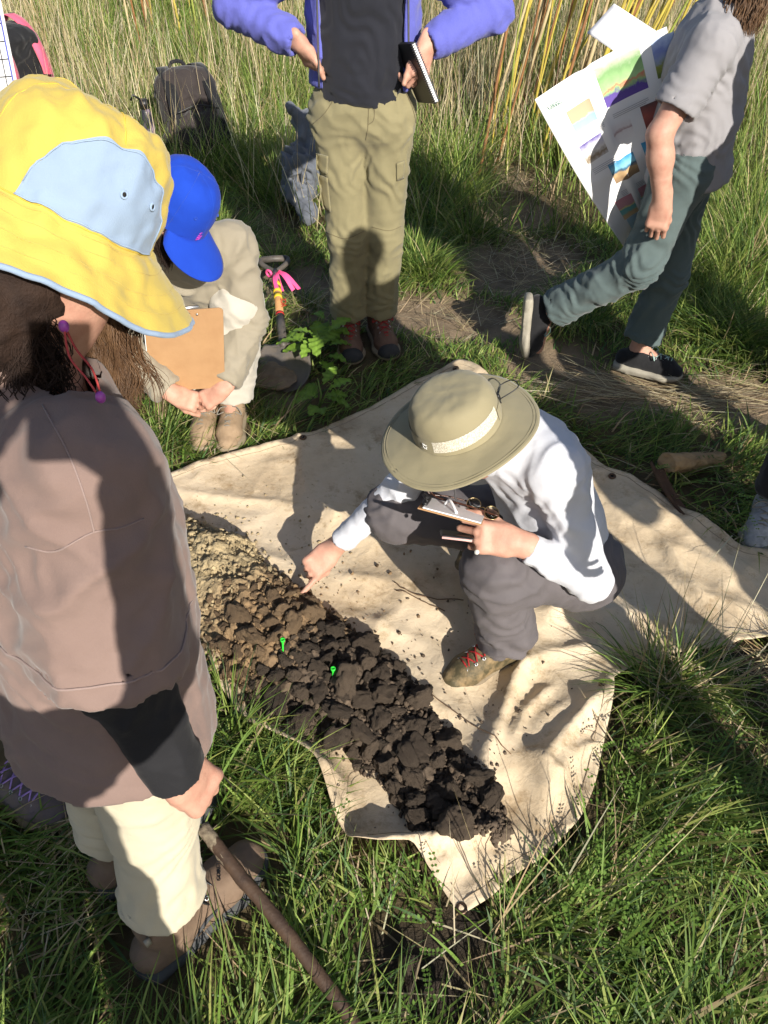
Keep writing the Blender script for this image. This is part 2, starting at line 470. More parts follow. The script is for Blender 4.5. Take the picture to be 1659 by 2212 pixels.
def ground_material():
    m, nt, bs = new_mat('soil_ground'); L = nt.links.new
    at = nt.nodes.new('ShaderNodeVertexColor'); at.layer_name = 'tint'
    tc = nt.nodes.new('ShaderNodeTexCoord')
    n1 = N_(nt, 'ShaderNodeTexNoise', Scale=9.0, Detail=8.0, Roughness=0.7); L(tc.outputs['Object'], n1.inputs['Vector'])
    n2 = N_(nt, 'ShaderNodeTexNoise', Scale=70.0, Detail=6.0, Roughness=0.7); L(tc.outputs['Object'], n2.inputs['Vector'])
    rp = ramp(nt, [(0.3, (0.55, 0.52, 0.48)), (0.5, (0.95, 0.95, 0.95)), (0.72, (1.35, 1.3, 1.2))]); L(n1.outputs['Fac'], rp.inputs[0])
    mx = N_(nt, 'ShaderNodeMix', data_type='RGBA', blend_type='MULTIPLY'); mx.inputs[0].default_value = 1.0
    L(at.outputs[0], mx.inputs[6]); L(rp.outputs[0], mx.inputs[7]); L(mx.outputs[2], bs.inputs['Base Color'])
    bs.inputs['Roughness'].default_value = 0.95; bs.inputs['Specular IOR Level'].default_value = 0.15
    b = N_(nt, 'ShaderNodeBump', Strength=0.8, Distance=0.012); L(n2.outputs['Fac'], b.inputs['Height']); L(b.outputs[0], bs.inputs['Normal'])
    return m
o = mesh_obj('ground', np.stack([GX.ravel(), GY.ravel(), GZ.ravel()], 1), gf, ground_material(), cols=gcol)
tag(o, kind='structure')

# ------------------------------------------------------------------ the canvas tarp
# ridges: line of the fold (picture place on the ground), height, half width
RIDGE_PX = [([(1145, 1395), (1100, 1500), (1048, 1640), (1040, 1720), (1075, 1790)], .055, .035),
            ([(1320, 1480), (1235, 1570), (1170, 1650), (1185, 1760)], .045, .04),
            ([(1150, 1330), (1260, 1310), (1380, 1330), (1520, 1380)], .035, .05),
            ([(1120, 1450), (1180, 1410), (1290, 1395)], .03, .03),
            ([(740, 1825), (800, 1832), (890, 1826), (1000, 1810), (1120, 1800)], .06, .03),
            ([(540, 1560), (600, 1602), (682, 1645), (715, 1720), (745, 1800)], .05, .035),
            ([(690, 1650), (740, 1700), (760, 1740)], .03, .02),
            ([(930, 1880), (1000, 1850), (1080, 1850)], .02, .03), ([(1250, 1760), (1215, 1690), (1120, 1620)], .028, .022), ([(1290, 1600), (1230, 1640), (1180, 1720)], .022, .02), ([(1010, 1940), (1050, 1880), (1110, 1840)], .016, .018),
            ([(1190, 1480), (1130, 1540), (1100, 1620)], .03, .02), ([(660, 1650), (700, 1700), (720, 1760)], .02, .015), ([(800, 1010), (760, 1080), (700, 1150)], .012, .03), ([(1330, 1100), (1420, 1160), (1480, 1240)], .016, .025),
            ([(370, 1060), (480, 1075), (600, 1085), (700, 1112), (760, 1120)], .018, .03),
            ([(560, 1000), (700, 985), (860, 960)], .014, .035),
            ([(700, 1330), (820, 1350), (930, 1400), (990, 1480)], .02, .05),
            ([(740, 1240), (850, 1260), (960, 1330), (1010, 1380)], .018, .035),
            ([(870, 1490), (950, 1540), (1060, 1560)], .018, .04),
            ([(1310, 1020), (1420, 1110), (1560, 1200), (1660, 1260)], .02, .04),
            ([(1240, 1200), (1380, 1240), (1520, 1290), (1660, 1330)], .022, .05),
            ([(640, 945), (780, 950), (900, 900), (1000, 830)], .012, .04)]
RIDGES = [([tuple(at_z(u, v, 0.03)[:2]) for u, v in ln], h, w) for ln, h, w in RIDGE_PX]
def tarp_z_full(x, y):
    x = np.asarray(x, float); y = np.asarray(y, float)
    z = 0.022 + 0.009 * noise2(x, y, 3.2, 1, 2) + 0.018 * np.clip(1 - 2.4 * np.abs(noise2(x + .25 * y, y * .8, 2.6, 8, 2)), 0, 1) ** 2 + 0.004 * np.clip(1 - 2.2 * np.abs(noise2(x + .3 * y, y, 8, 18, 2)), 0, 1) ** 2
    a = x * 0.8 + y * 0.6
    z = z + 0.003 * (1 - np.abs(noise2(a * 2.2, y * 0.8 - x, 7, 12, 2))) + 0.0006 * noise2(x, y, 26, 3, 2)
    for ln, h, w in RIDGES:
        d, t = seg_dist(ln, x, y, False)
        ta = np.clip(np.minimum(t, 1 - t) * 5 + 0.25, 0, 1)
        ww = w * (0.8 + 0.35 * noise2(x, y, 6, 20))
        z = z + h * ta * np.exp(-np.power(d / ww + 1e-6, 1.35)) * (0.85 + 0.3 * noise2(x, y, 7, 31))
    return z
class Grid:
    """a height function looked up on a fine grid"""
    def __init__(s, fn, x0, x1, y0, y1, h):
        s.x0, s.y0, s.h = x0, y0, h; X, Y = np.meshgrid(np.arange(x0, x1, h), np.arange(y0, y1, h), indexing='ij')
        s.Z = np.asarray(fn(X.ravel(), Y.ravel())).reshape(X.shape)
    def __call__(s, x, y):
        a = np.clip((np.asarray(x, float) - s.x0) / s.h, 0, s.Z.shape[0] - 1.001); b = np.clip((np.asarray(y, float) - s.y0) / s.h, 0, s.Z.shape[1] - 1.001)
        i, j = a.astype(int), b.astype(int); a = a - i; b = b - j; Z = s.Z
        return (Z[i, j] * (1 - b) + Z[i, j + 1] * b) * (1 - a) + (Z[i + 1, j] * (1 - b) + Z[i + 1, j + 1] * b) * a
tarp_z = Grid(tarp_z_full, -1.3, 1.7, 0.5, 3.0, 0.01)
_e = np.array(TARP + [TARP[0]])
edge = np.concatenate([_e[i] * (1 - np.linspace(0, 1, 6, endpoint=False))[:, None] + _e[i + 1] * np.linspace(0, 1, 6, endpoint=False)[:, None] for i in range(len(TARP))])
for _ in range(2): edge = .5 * edge + .25 * (np.roll(edge, 1, 0) + np.roll(edge, -1, 0))
nrm = np.stack([noise2(edge[:, 0], edge[:, 1], 6, 3), noise2(edge[:, 0], edge[:, 1], 6, 7)], 1)
edge = edge + 0.008 * nrm
TARPE = [tuple(e) for e in edge]
ex, ey = edge[:, 0], edge[:, 1]
sx = np.arange(ex.min(), ex.max(), 0.0115); sy = np.arange(ey.min(), ey.max(), 0.0115)
PX, PY = np.meshgrid(sx, sy, indexing='ij'); PX = (PX + 0.003 * rng.standard_normal(PX.shape)).ravel(); PY = (PY + 0.003 * rng.standard_normal(PY.shape)).ravel()
de, _ = seg_dist(TARPE, PX, PY)
keep = inside(TARPE, PX, PY) & (de > 0.007)
pts = [Vector(p) for p in edge] + [Vector(p) for p in np.stack([PX[keep], PY[keep]], 1)]
ne = len(edge)
tv, te, tf, *_ = delaunay_2d_cdt(pts, [(i, (i + 1) % ne) for i in range(ne)], [], 1, 1e-7)
tv = np.array([(p.x, p.y) for p in tv])
tz = tarp_z(tv[:, 0], tv[:, 1])
dd, _ = seg_dist(TARPE, tv[:, 0], tv[:, 1])
def curl_(x, y):
    d, _ = seg_dist(TARPE, x, y); return 0.012 * np.exp(-d / 0.02) * (0.4 + noise2(x, y, 5, 44)) + .0022 * (1 - smooth(.022, .027, d))
def tarp_z_edge(x, y): return tarp_z(x, y) + curl_(np.asarray(x), np.asarray(y))
tz = tz + curl_(tv[:, 0], tv[:, 1])
def tarp_material():
    m, nt, bs = new_mat('canvas'); L = nt.links.new
    tc = nt.nodes.new('ShaderNodeTexCoord')
    n1 = N_(nt, 'ShaderNodeTexNoise', Scale=2.6, Detail=9.0, Roughness=0.68); L(tc.outputs['Object'], n1.inputs['Vector'])
    r1 = ramp(nt, [(0.36, (0.44, 0.34, 0.225)), (0.47, (0.585, 0.465, 0.315)), (0.62, (0.67, 0.55, 0.395))]); L(n1.outputs['Fac'], r1.inputs[0])
    n2 = N_(nt, 'ShaderNodeTexNoise', Scale=11.0, Detail=7.0, Roughness=0.75); L(tc.outputs['Object'], n2.inputs['Vector'])
    r2 = ramp(nt, [(0.30, (0.55, 0.48, 0.39)), (0.47, (1, 1, 1)), (1.0, (1, 1, 1))]); L(n2.outputs['Fac'], r2.inputs[0])
    n3 = N_(nt, 'ShaderNodeTexNoise', Scale=55.0, Detail=4.0, Roughness=0.7); L(tc.outputs['Object'], n3.inputs['Vector'])
    r3 = ramp(nt, [(0.27, (0.5, 0.42, 0.33)), (0.37, (1, 1, 1)), (1.0, (1, 1, 1))]); L(n3.outputs['Fac'], r3.inputs[0])
    a = N_(nt, 'ShaderNodeMix', data_type='RGBA', blend_type='MULTIPLY'); a.inputs[0].default_value = 1; L(r1.outputs[0], a.inputs[6]); L(r2.outputs[0], a.inputs[7])
    b = N_(nt, 'ShaderNodeMix', data_type='RGBA', blend_type='MULTIPLY'); b.inputs[0].default_value = 0.7; L(a.outputs[2], b.inputs[6]); L(r3.outputs[0], b.inputs[7])
    L(b.outputs[2], bs.inputs['Base Color'])
    bs.inputs['Roughness'].default_value = 0.9; bs.inputs['Specular IOR Level'].default_value = 0.15
    w = N_(nt, 'ShaderNodeTexNoise', Scale=24.0, Detail=6.0, Roughness=0.65, Distortion=0.6); L(tc.outputs['Object'], w.inputs['Vector'])
    w2 = N_(nt, 'ShaderNodeTexNoise', Scale=520.0, Detail=1.0); L(tc.outputs['Object'], w2.inputs['Vector'])
    mm = N_(nt, 'ShaderNodeMath', operation='MULTIPLY_ADD'); mm.inputs[1].default_value = 0.10; L(w2.outputs['Fac'], mm.inputs[0]); L(w.outputs['Fac'], mm.inputs[2])
    bp = N_(nt, 'ShaderNodeBump', Strength=0.45, Distance=0.009); L(mm.outputs[0], bp.inputs['Height']); L(bp.outputs[0], bs.inputs['Normal'])
    return m
M = {}
M['canvas'] = tarp_material()
tarp = mesh_obj('tarp', np.column_stack([tv, tz]), [tuple(f) for f in tf], M['canvas'], base=at_z(850, 1300, 0.0))
tag(tarp, 'rumpled dirty cream canvas tarp spread on the grass under the soil', 'tarp')
md = tarp.modifiers.new('thickness', 'SOLIDIFY'); md.thickness = 0.0016; md.offset = -1
M['seam'] = matte('seam_thread', (0.34, 0.27, 0.19), rough=0.9)
tg_ = np.roll(edge, -2, 0) - np.roll(edge, 2, 0); tg_ /= np.linalg.norm(tg_, axis=1)[:, None]
hem = edge + np.stack([tg_[:, 1], -tg_[:, 0]], 1) * .024
if not inside(TARPE, hem[:, 0], hem[:, 1]).mean() > .5: hem = edge - np.stack([tg_[:, 1], -tg_[:, 0]], 1) * .024
for _ in range(2): hem = .5 * hem + .25 * (np.roll(hem, 1, 0) + np.roll(hem, -1, 0))
for lo, hi in ((2, 60), (62, 120), (122, 160), (162, 210), (212, 240)):
    p = hem[lo:hi]; p = p[inside(TARPE, p[:, 0], p[:, 1])]
    MB().tube(np.column_stack([p, tarp_z_edge(p[:, 0], p[:, 1]) + .0006]), .0011, 5).build('seam', M['seam'], tarp)
M['brass'] = matte('tarnished_brass', (0.16, 0.10, 0.06), (0.09, 0.06, 0.045), scale=60, rough=0.45, metallic=0.85, spec=0.5)
M['hole'] = matte('hole_dark', (0.02, 0.018, 0.015))
for u, v in ((655, 948), (998, 1957), (1304, 1478), (985, 792), (1322, 1030)):
    p = at_z(u, v, 0.04)[:2]; z = float(tarp_z(p[:1], p[1:])[0]); e = 0.02
    n = unit((-(tarp_z([p[0] + e], [p[1]])[0] - tarp_z([p[0] - e], [p[1]])[0]) / (2 * e), -(tarp_z([p[0]], [p[1] + e])[0] - tarp_z([p[0]], [p[1] - e])[0]) / (2 * e), 1))
    g = MB().ring(V(p[0], p[1], z) + n * 0.002, n, 0.0095, 0.0042, 24, 8).build('grommet', M['brass'], tarp)
    MB().disc(V(p[0], p[1], z) + n * 0.0015, n, 0.0075, 0.0006).build('hole', M['hole'], g)
# ------------------------------------------------------------------ the long heap of soil on the tarp
SA, SB = at_z(455, 1235, 0.03)[:2], at_z(1020, 1735, 0.03)[:2]
SAX = (SB - SA) / np.linalg.norm(SB - SA); SLEN = np.linalg.norm(SB - SA)
SNO = np.array((-SAX[1], SAX[0]))
def heap_ts(x, y):
    dx, dy = x - SA[0], y - SA[1]
    return (dx * SAX[0] + dy * SAX[1]) / SLEN, dx * SNO[0] + dy * SNO[1]
WR_ = lambda t: np.interp(t, [-.3, -.15, .0, .2, .35, .5, .62, .79, .91, 1.02, 1.08], [.04, .10, .14, .125, .14, .14, .15, .10, .07, .055, .02])
WL_ = lambda t: np.interp(t, [-.3, -.15, .0, .2, .35, .5, .6, .7, .85, .95, 1.02, 1.08], [.06, .15, .17, .18, .205, .215, .175, .13, .11, .15, .11, .04])
HW = lambda t: (WR_(t) + WL_(t)) / 2
HC = lambda t: (WR_(t) - WL_(t)) / 2
HH = lambda t: np.interp(t, [-.28, -.15, 0, .2, .45, .6, .8, 1.0, 1.12], [0, .09, .13, .12, .085, .06, .035, .025, 0])
def heap_full(x, y):
    t, s = heap_ts(x, y)
    c = HC(t); w = HW(t) * (1 + 0.16 * noise2(x, y, 6, 4)); q = np.clip(1 - ((s - c) / w) ** 2, -0.6, 1)
    return np.where(q > 0, HH(t) * np.power(np.maximum(q, 0), 0.7), -0.05) - np.where((t < -.28) | (t > 1.12), 0.05, 0)
heap_h = Grid(heap_full, -1.2, 0.8, 0.4, 2.2, 0.008)
tan, brown, dark = np.array((0.385, 0.305, 0.180)), np.array((0.25, 0.165, 0.090)), np.array((0.105, 0.078, 0.056))
def soil_col(t, n):
    t = t + 0.10 * n
    a = smooth(0.10, 0.30, t)[:, None]; b = smooth(0.36, 0.54, t)[:, None]
    return (tan * (1 - a) + brown * a) * (1 - b) + dark * b
def soil_material(name, tint=True, col=None, col2=None):
    m, nt, bs = new_mat(name); L = nt.links.new
    tc = nt.nodes.new('ShaderNodeTexCoord'); oi = nt.nodes.new('ShaderNodeObjectInfo')
    n1 = N_(nt, 'ShaderNodeTexNoise', Scale=38.0, Detail=8.0, Roughness=0.72); L(tc.outputs['Object'], n1.inputs['Vector'])
    rp = ramp(nt, [(0.30, (0.62, 0.60, 0.58)), (0.52, (1, 1, 1)), (0.74, (1.45, 1.4, 1.3))]); L(n1.outputs['Fac'], rp.inputs[0])
    mx = N_(nt, 'ShaderNodeMix', data_type='RGBA', blend_type='MULTIPLY'); mx.inputs[0].default_value = 1.0
    if tint:
        at = nt.nodes.new('ShaderNodeVertexColor'); at.layer_name = 'tint'; L(at.outputs[0], mx.inputs[6])
    else:
        r2 = ramp(nt, [(0, col), (1, col2)]); L(oi.outputs['Random'], r2.inputs[0]); L(r2.outputs[0], mx.inputs[6])
    L(rp.outputs[0], mx.inputs[7]); L(mx.outputs[2], bs.inputs['Base Color'])
    bs.inputs['Roughness'].default_value = 0.88; bs.inputs['Specular IOR Level'].default_value = 0.25
    n2 = N_(nt, 'ShaderNodeTexNoise', Scale=120.0, Detail=6.0, Roughness=0.75); L(tc.outputs['Object'], n2.inputs['Vector'])
    n3 = N_(nt, 'ShaderNodeTexVoronoi', Scale=75.0); L(tc.outputs['Object'], n3.inputs['Vector'])
    ad = N_(nt, 'ShaderNodeMath', operation='ADD'); L(n2.outputs['Fac'], ad.inputs[0]); L(n3.outputs['Distance'], ad.inputs[1])
    b = N_(nt, 'ShaderNodeBump', Strength=0.75, Distance=0.006); L(ad.outputs[0], b.inputs['Height']); L(b.outputs[0], bs.inputs['Normal'])
    return m
M['soil'] = soil_material('loose_soil')
M['clod_dark'] = soil_material('dark_clay', False, (0.055, 0.042, 0.032), (0.125, 0.093, 0.067))
M['clod_brown'] = soil_material('brown_soil', False, (0.14, 0.095, 0.058), (0.24, 0.165, 0.098))
M['clod_tan'] = soil_material('tan_soil', False, (0.32, 0.25, 0.145), (0.42, 0.335, 0.20))
hs = 0.006
hx = np.arange(-1.05, 0.55, hs); hy = np.arange(0.6, 2.05, hs)
HX, HY = np.meshgrid(hx, hy, indexing='ij'); HXr, HYr = HX.ravel(), HY.ravel()
hh = heap_h(HXr, HYr)
tt, ss = heap_ts(HXr, HYr)
P3 = np.stack([HXr, HYr, np.zeros_like(HXr)], 1)
lump = np.interp(tt, [-.1, .12, .35], [.62, .8, 1.0]) * (0.020 * fbm3(P3 * 17, 5, .6) + 0.020 * (0.4 - np.abs(fbm3(P3 * 26 + 5, 4, .62)))) 
hz = tarp_z(HXr, HYr) + np.where(hh > -0.02, hh + lump * smooth(-0.0, 0.03, hh + 0.01), hh)
ok = (hh > -0.02).reshape(HX.shape)
nyh = len(hy)
i_, j_ = np.meshgrid(np.arange(len(hx) - 1), np.arange(nyh - 1), indexing='ij')
q = np.stack([i_ * nyh + j_, (i_ + 1) * nyh + j_, (i_ + 1) * nyh + j_ + 1, i_ * nyh + j_ + 1], -1).reshape(-1, 4)
okf = ok.ravel(); q = q[okf[q].any(1)]
used = np.unique(q); remap = np.full(len(HXr), -1); remap[used] = np.arange(len(used))
heap = mesh_obj('soil_heap', np.stack([HXr, HYr, hz], 1)[used], remap[q], M['soil'], base=at_z(700, 1480, 0.03), cols=soil_col(tt, noise2(HXr, HYr, 5, 9))[used])
tag(heap, 'long heap of dug soil grading from tan crumbs to black clods on tarp', 'soil heap')
def clod_mesh(name, sub, seed, mat, crumble=0.30):
    b = bmesh.new(); bmesh.ops.create_icosphere(b, subdivisions=sub, radius=1.0)
    v = np.array([x.co for x in b.verts]); r = np.random.default_rng(seed)
    for _ in range(6):                                   # broken faces
        n = unit(r.normal(size=3)); d = r.uniform(0.5, 0.85); h = v @ n - d
        v = v - np.maximum(h, 0)[:, None] * n * 0.9
    v = v * np.array((r.uniform(0.85, 1.25), r.uniform(0.8, 1.1), r.uniform(0.62, 0.9)))
    f = fbm3(v * 1.3 + seed * 7.1, 2) * crumble + (0.35 - np.abs(fbm3(v * 3.2 + seed * 3.3, 4, .62))) * crumble * 0.9 + fbm3(v * 9 + seed, 2) * crumble * 0.16
    v = v * (1 + f)[:, None]
    for x, c in zip(b.verts, v): x.co = c
    me = bpy.data.meshes.new(name); b.to_mesh(me); b.free()
    me.polygons.foreach_set('use_smooth', np.ones(len(me.polygons), dtype=bool)); me.materials.append(mat)
    return me
VAR = {k: [clod_mesh('clod', 4, 10 + i + 20 * n, M[k]) for i in range(9)] for n, k in enumerate(('clod_dark', 'clod_brown', 'clod_tan'))}
def add_clod(name, kind, p, r, parent=None):
    o = bpy.data.objects.new(name, VAR[kind][int(rng.integers(9))])
    COL.objects.link(o)
    if parent is not None:
        o.parent = parent; p = np.asarray(p) - BASE[parent.name]
    o.location = tuple(p); o.rotation_euler = tuple(rng.uniform(-3.14, 3.14, 3) * np.array((0.25, 0.25, 1)))
    o.scale = tuple(r * rng.uniform(.72, 1.32, 3))
    return o
placed = []
def try_clods(n, trange, rr, kind, sspread, gap):
    k = 0
    for _ in range(n * 40):
        if k >= n: break
        t = rng.uniform(*trange); r = rng.uniform(*rr)
        s = rng.uniform(-1, 1) * HW(t) * sspread
        x, y = SA + SAX * t * SLEN + SNO * (s + HC(t))
        if any((x - a) ** 2 + (y - b) ** 2 < (gap * (r + c)) ** 2 for a, b, c in placed): continue
        placed.append((x, y, r)); k += 1
        h = max(0.0, float(heap_h(np.array([x]), np.array([y]))[0]))
        z = float(tarp_z([x], [y])[0]) + h + r * 0.28
        add_clod('clod', kind, (x, y, z), r, heap)
try_clods(50, (0.46, 1.04), (0.024, 0.047), 'clod_dark', 0.90, 0.78)
try_clods(110, (0.42, 1.06), (0.008, 0.024), 'clod_dark', 1.0, 0.72)
try_clods(36, (0.26, 0.50), (0.016, 0.036), 'clod_brown', 1.0, 0.9)
try_clods(60, (0.16, 0.46), (0.006, 0.016), 'clod_brown', 1.05, 0.9)
try_clods(26, (-0.2, 0.2), (0.006, 0.014), 'clod_tan', 0.9, 0.9)
# crumbs: far too many to count
def crumbs(n, fn, name, parent, lo, hi):
    ico = bmesh.new(); bmesh.ops.create_icosphere(ico, subdivisions=1, radius=1.0)
    iv = np.array([v.co for v in ico.verts]); ifa = np.array([[v.index for v in f.verts] for f in ico.faces]); ico.free()
    P, R, Cc = fn(n)
    R = lo * (hi / lo) ** (rng.random(len(P)) ** 2.2) if R is None else R
    vv = iv[None] * (1 + 0.35 * rng.standard_normal((len(P), len(iv), 1)).clip(-1.2, 1.2)) * R[:, None, None] * rng.uniform(0.6, 1.2, (len(P), 1, 3)) + P[:, None, :]
    ff = ifa[None] + (np.arange(len(P)) * len(iv))[:, None, None]
    o = mesh_obj(name, vv.reshape(-1, 3), ff.reshape(-1, 3), M['soil'], parent, None if parent is not None else at_z(800, 1300, 0.03), cols=np.repeat(Cc, len(iv), 0))
    o['kind'] = 'stuff'
    return o
def on_heap(n):
    t = -0.26 + 1.36 * rng.random(n) ** .8; s = rng.uniform(-1.12, 1.12, n) * HW(t)
    p = SA + SAX * (t * SLEN)[:, None] + SNO * (s + HC(t))[:, None]
    h = np.maximum(heap_h(p[:, 0], p[:, 1]), 0)
    z = tarp_z(p[:, 0], p[:, 1]) + h + 0.004
    return np.column_stack([p, z]), None, soil_col(t, rng.standard_normal(n) * 0.5) * rng.uniform(0.75, 1.2, (n, 1))
crumbs(4200, on_heap, 'crumbs', heap, 0.002, 0.011)
def around(n):
    t = rng.uniform(-0.3, 1.0, n); s = HW(t) * 1.0 + rng.exponential(0.13, n)
    p = SA + SAX * (t * SLEN)[:, None] + SNO * (HC(t) + s * np.where(rng.random(n) < 0.85, 1, -1))[:, None]
    k = inside(TARPE, p[:, 0], p[:, 1]); p = p[k]; t = t[k]
    return np.column_stack([p, tarp_z(p[:, 0], p[:, 1]) + 0.002]), None, soil_col(t - .05, rng.standard_normal(len(t)) * 0.5)
o = crumbs(420, around, 'soil_crumbs', None, 0.0015, 0.007)
tag(o, 'scattered soil crumbs on the tarp beside the heap', 'soil', kind='stuff')
for u, v, r, lab in ((925, 1500, .012, 'lone dark clod on the tarp left of the muddy boot toe'), (830, 1440, .022, 'dark clod at the right rim of the heap beside the green peg'),
                     (1015, 1655, .010, 'small dark clod on the canvas above the wet end of the heap'), (815, 1222, .008, 'small tan clod on the tarp between pointing hand and knee'),
                     (885, 2090, .030, 'dark wet clod in the trodden mud at the bottom below the tarp tip'), (935, 2140, .024, 'smaller dark clod in the mud right of the bottom edge centre'), (850, 2150, .022, 'dark mud clod beside the lower end of the wooden pole'),
                     (712, 1232, .007, 'tiny brown clod on the tarp just below the pointing hand')):
    p = at_z(u, v, 0.03); p[2] = (tarp_z(p[:1], p[1:2])[0] if v < 2000 else .012) + r * 0.4
    tag(add_clod('soil_clod', 'clod_dark' if 'dark' in lab else 'clod_brown', p, r), lab, 'clod', 'stray soil clods')
# two green pegs
M['green_plastic'] = matte('green_plastic', srgb(60, 225, 70), srgb(50, 205, 60), rough=0.35, bump=0.02, spec=0.5)
for (u, v, lab) in ((611, 1400, 'green plastic peg stuck in the brown middle of the heap'), (719, 1462, 'green plastic peg stuck in the dark clods of the heap')):
    p = at_z(u, v, 0.12); h = max(0, heap_h(p[:1], p[1:2])[0]) + tarp_z(p[:1], p[1:2])[0]
    p = at_z(u, v, h + 0.01)
    ax = unit((0.06, 0.1, 1)); L_ = 0.042
    prof = [(0.0005, -0.03), (0.0022, -0.022), (0.0026, 0.016), (0.0034, 0.022), (0.0062, 0.028), (0.0066, 0.0325), (0.0056, 0.0335), (0.0035, 0.0295)]
    g = MB(); a = unit(np.cross(ax, (1, 0, 0))); b = np.cross(ax, a); n = 14
    vs = [p + ax * zz + rr * (a * math.cos(2 * math.pi * k / n) + b * math.sin(2 * math.pi * k / n)) for rr, zz in prof for k in range(n)]
    fs = [(i * n + k, i * n + (k + 1) % n, (i + 1) * n + (k + 1) % n, (i + 1) * n + k) for i in range(len(prof) - 1) for k in range(n)] + [tuple((len(prof) - 1) * n + k for k in range(n))]
    tag(g.add(vs, fs).build('marker_peg', M['green_plastic'], base=p - ax * 0.03), lab, 'peg', 'green marker pegs')
# ------------------------------------------------------------------ people: tools
UP = V(0, 0, 1)
def lerp(a, b, t): return np.asarray(a) * (1 - t) + np.asarray(b) * t
def hand_prims(wr, d, n, s, curl, thumb=((0.75, 0.6, -0.25), (0.95, 0.2, -0.3)), sc=1.0, straight=()):
    """d towards the fingers, n out of the back of the hand, s towards the thumb; curl in degrees per joint"""
    d = unit(d); n = unit(n - d * np.dot(n, d)); s = unit(s - d * np.dot(s, d) - n * np.dot(s, n))
    k = 0.009
    P = [cone(wr - d * .03, wr + d * .02, .026 * sc, .027 * sc, k, (n, .72)), boxp(wr + d * .047 * sc, (.040 * sc, .0365 * sc, .0135 * sc), np.array([d, s, n]), .0125 * sc, .014), cone(wr + d * .005, wr + d * .03 * sc, .026 * sc, .024 * sc, .014, (n, .6)), cone(wr + d * .075 * sc + s * .022 * sc, wr + d * .070 * sc - s * .024 * sc, .0125 * sc, .0115 * sc, .01),
         cone(wr + d * .03 * sc + s * .022 * sc - n * .004, wr + d * .06 * sc + s * .024 * sc - n * .006, .015 * sc, .012 * sc, k)]
    off = [.029, .0095, -.0095, -.027]; st = [.084, .089, .085, .076]
    ln = [(.040, .024, .019), (.044, .027, .020), (.041, .025, .020), (.032, .019, .017)]
    tips = []
    for i in range(4):
        cu = curl[i] if not np.isscalar(curl[0]) else curl
        p = wr + d * st[i] * sc + s * off[i] * sc; a = 0.0
        r0 = (.0086, .0088, .0084, .0074)[i] * sc
        P.append(ell(p, (.0102 * sc,) * 3, k=.005))
        for j in range(3):
            a += math.radians(cu[j]); dr = d * math.cos(a) - n * math.sin(a) + s * (0.10, 0.03, -0.04, -0.12)[i] * (1 - min(1, a))
            q = p + unit(dr) * ln[i][j] * sc
            P.append(cone(p, q, r0 * (1 - .07 * j), r0 * (1 - .07 * (j + 1)), .0022)); p = q
        tips.append((p, unit(dr), i))
    p = wr + d * .028 * sc + s * .026 * sc - n * .008 * sc
    for j, (tv_, l, r) in enumerate(zip((thumb[0], thumb[1], thumb[1]), (.040, .030, .024), (.0125, .0105, .0095))):
        dr = unit(d * tv_[0] + s * tv_[1] + n * tv_[2]); q = p + dr * l * sc
        P.append(cone(p, q, r * sc, r * .88 * sc, .007)); p = q
    return P, tips
def head_prims(c, face, up):
    f = unit(face); u = unit(up - f * np.dot(up, f)); s = np.cross(f, u)
    R = np.array([f, s, u])
    P = [ell(c + u * .02 - f * .01, (.096, .076, .10), R, .02), ell(c + f * .03 - u * .045, (.06, .057, .07), R, .03), ell(c + f * .058 - u * .085, (.03, .03, .024), R, .02),
         cone(c + f * .088 + u * .005, c + f * .106 - u * .028, .008, .0125, .012), cone(c + f * .078 + s * .032 + u * .018, c + f * .078 - s * .032 + u * .018, .012, .012, .02),
         ell(c + f * .082 - u * .06, (.012, .024, .010), R, .012)]
    for k in (-1, 1):
        P.append(ell(c + s * .078 * k - u * .005 - f * .008, (.018, .008, .032), R, .006))
        P.append(carve(ell(c + f * .094 + s * .031 * k + u * .0, (.012, .017, .009), R)))
        P.append(ell(c + f * .079 + s * .031 * k + u * .0, (.012, .013, .011), R, .002))
    return P
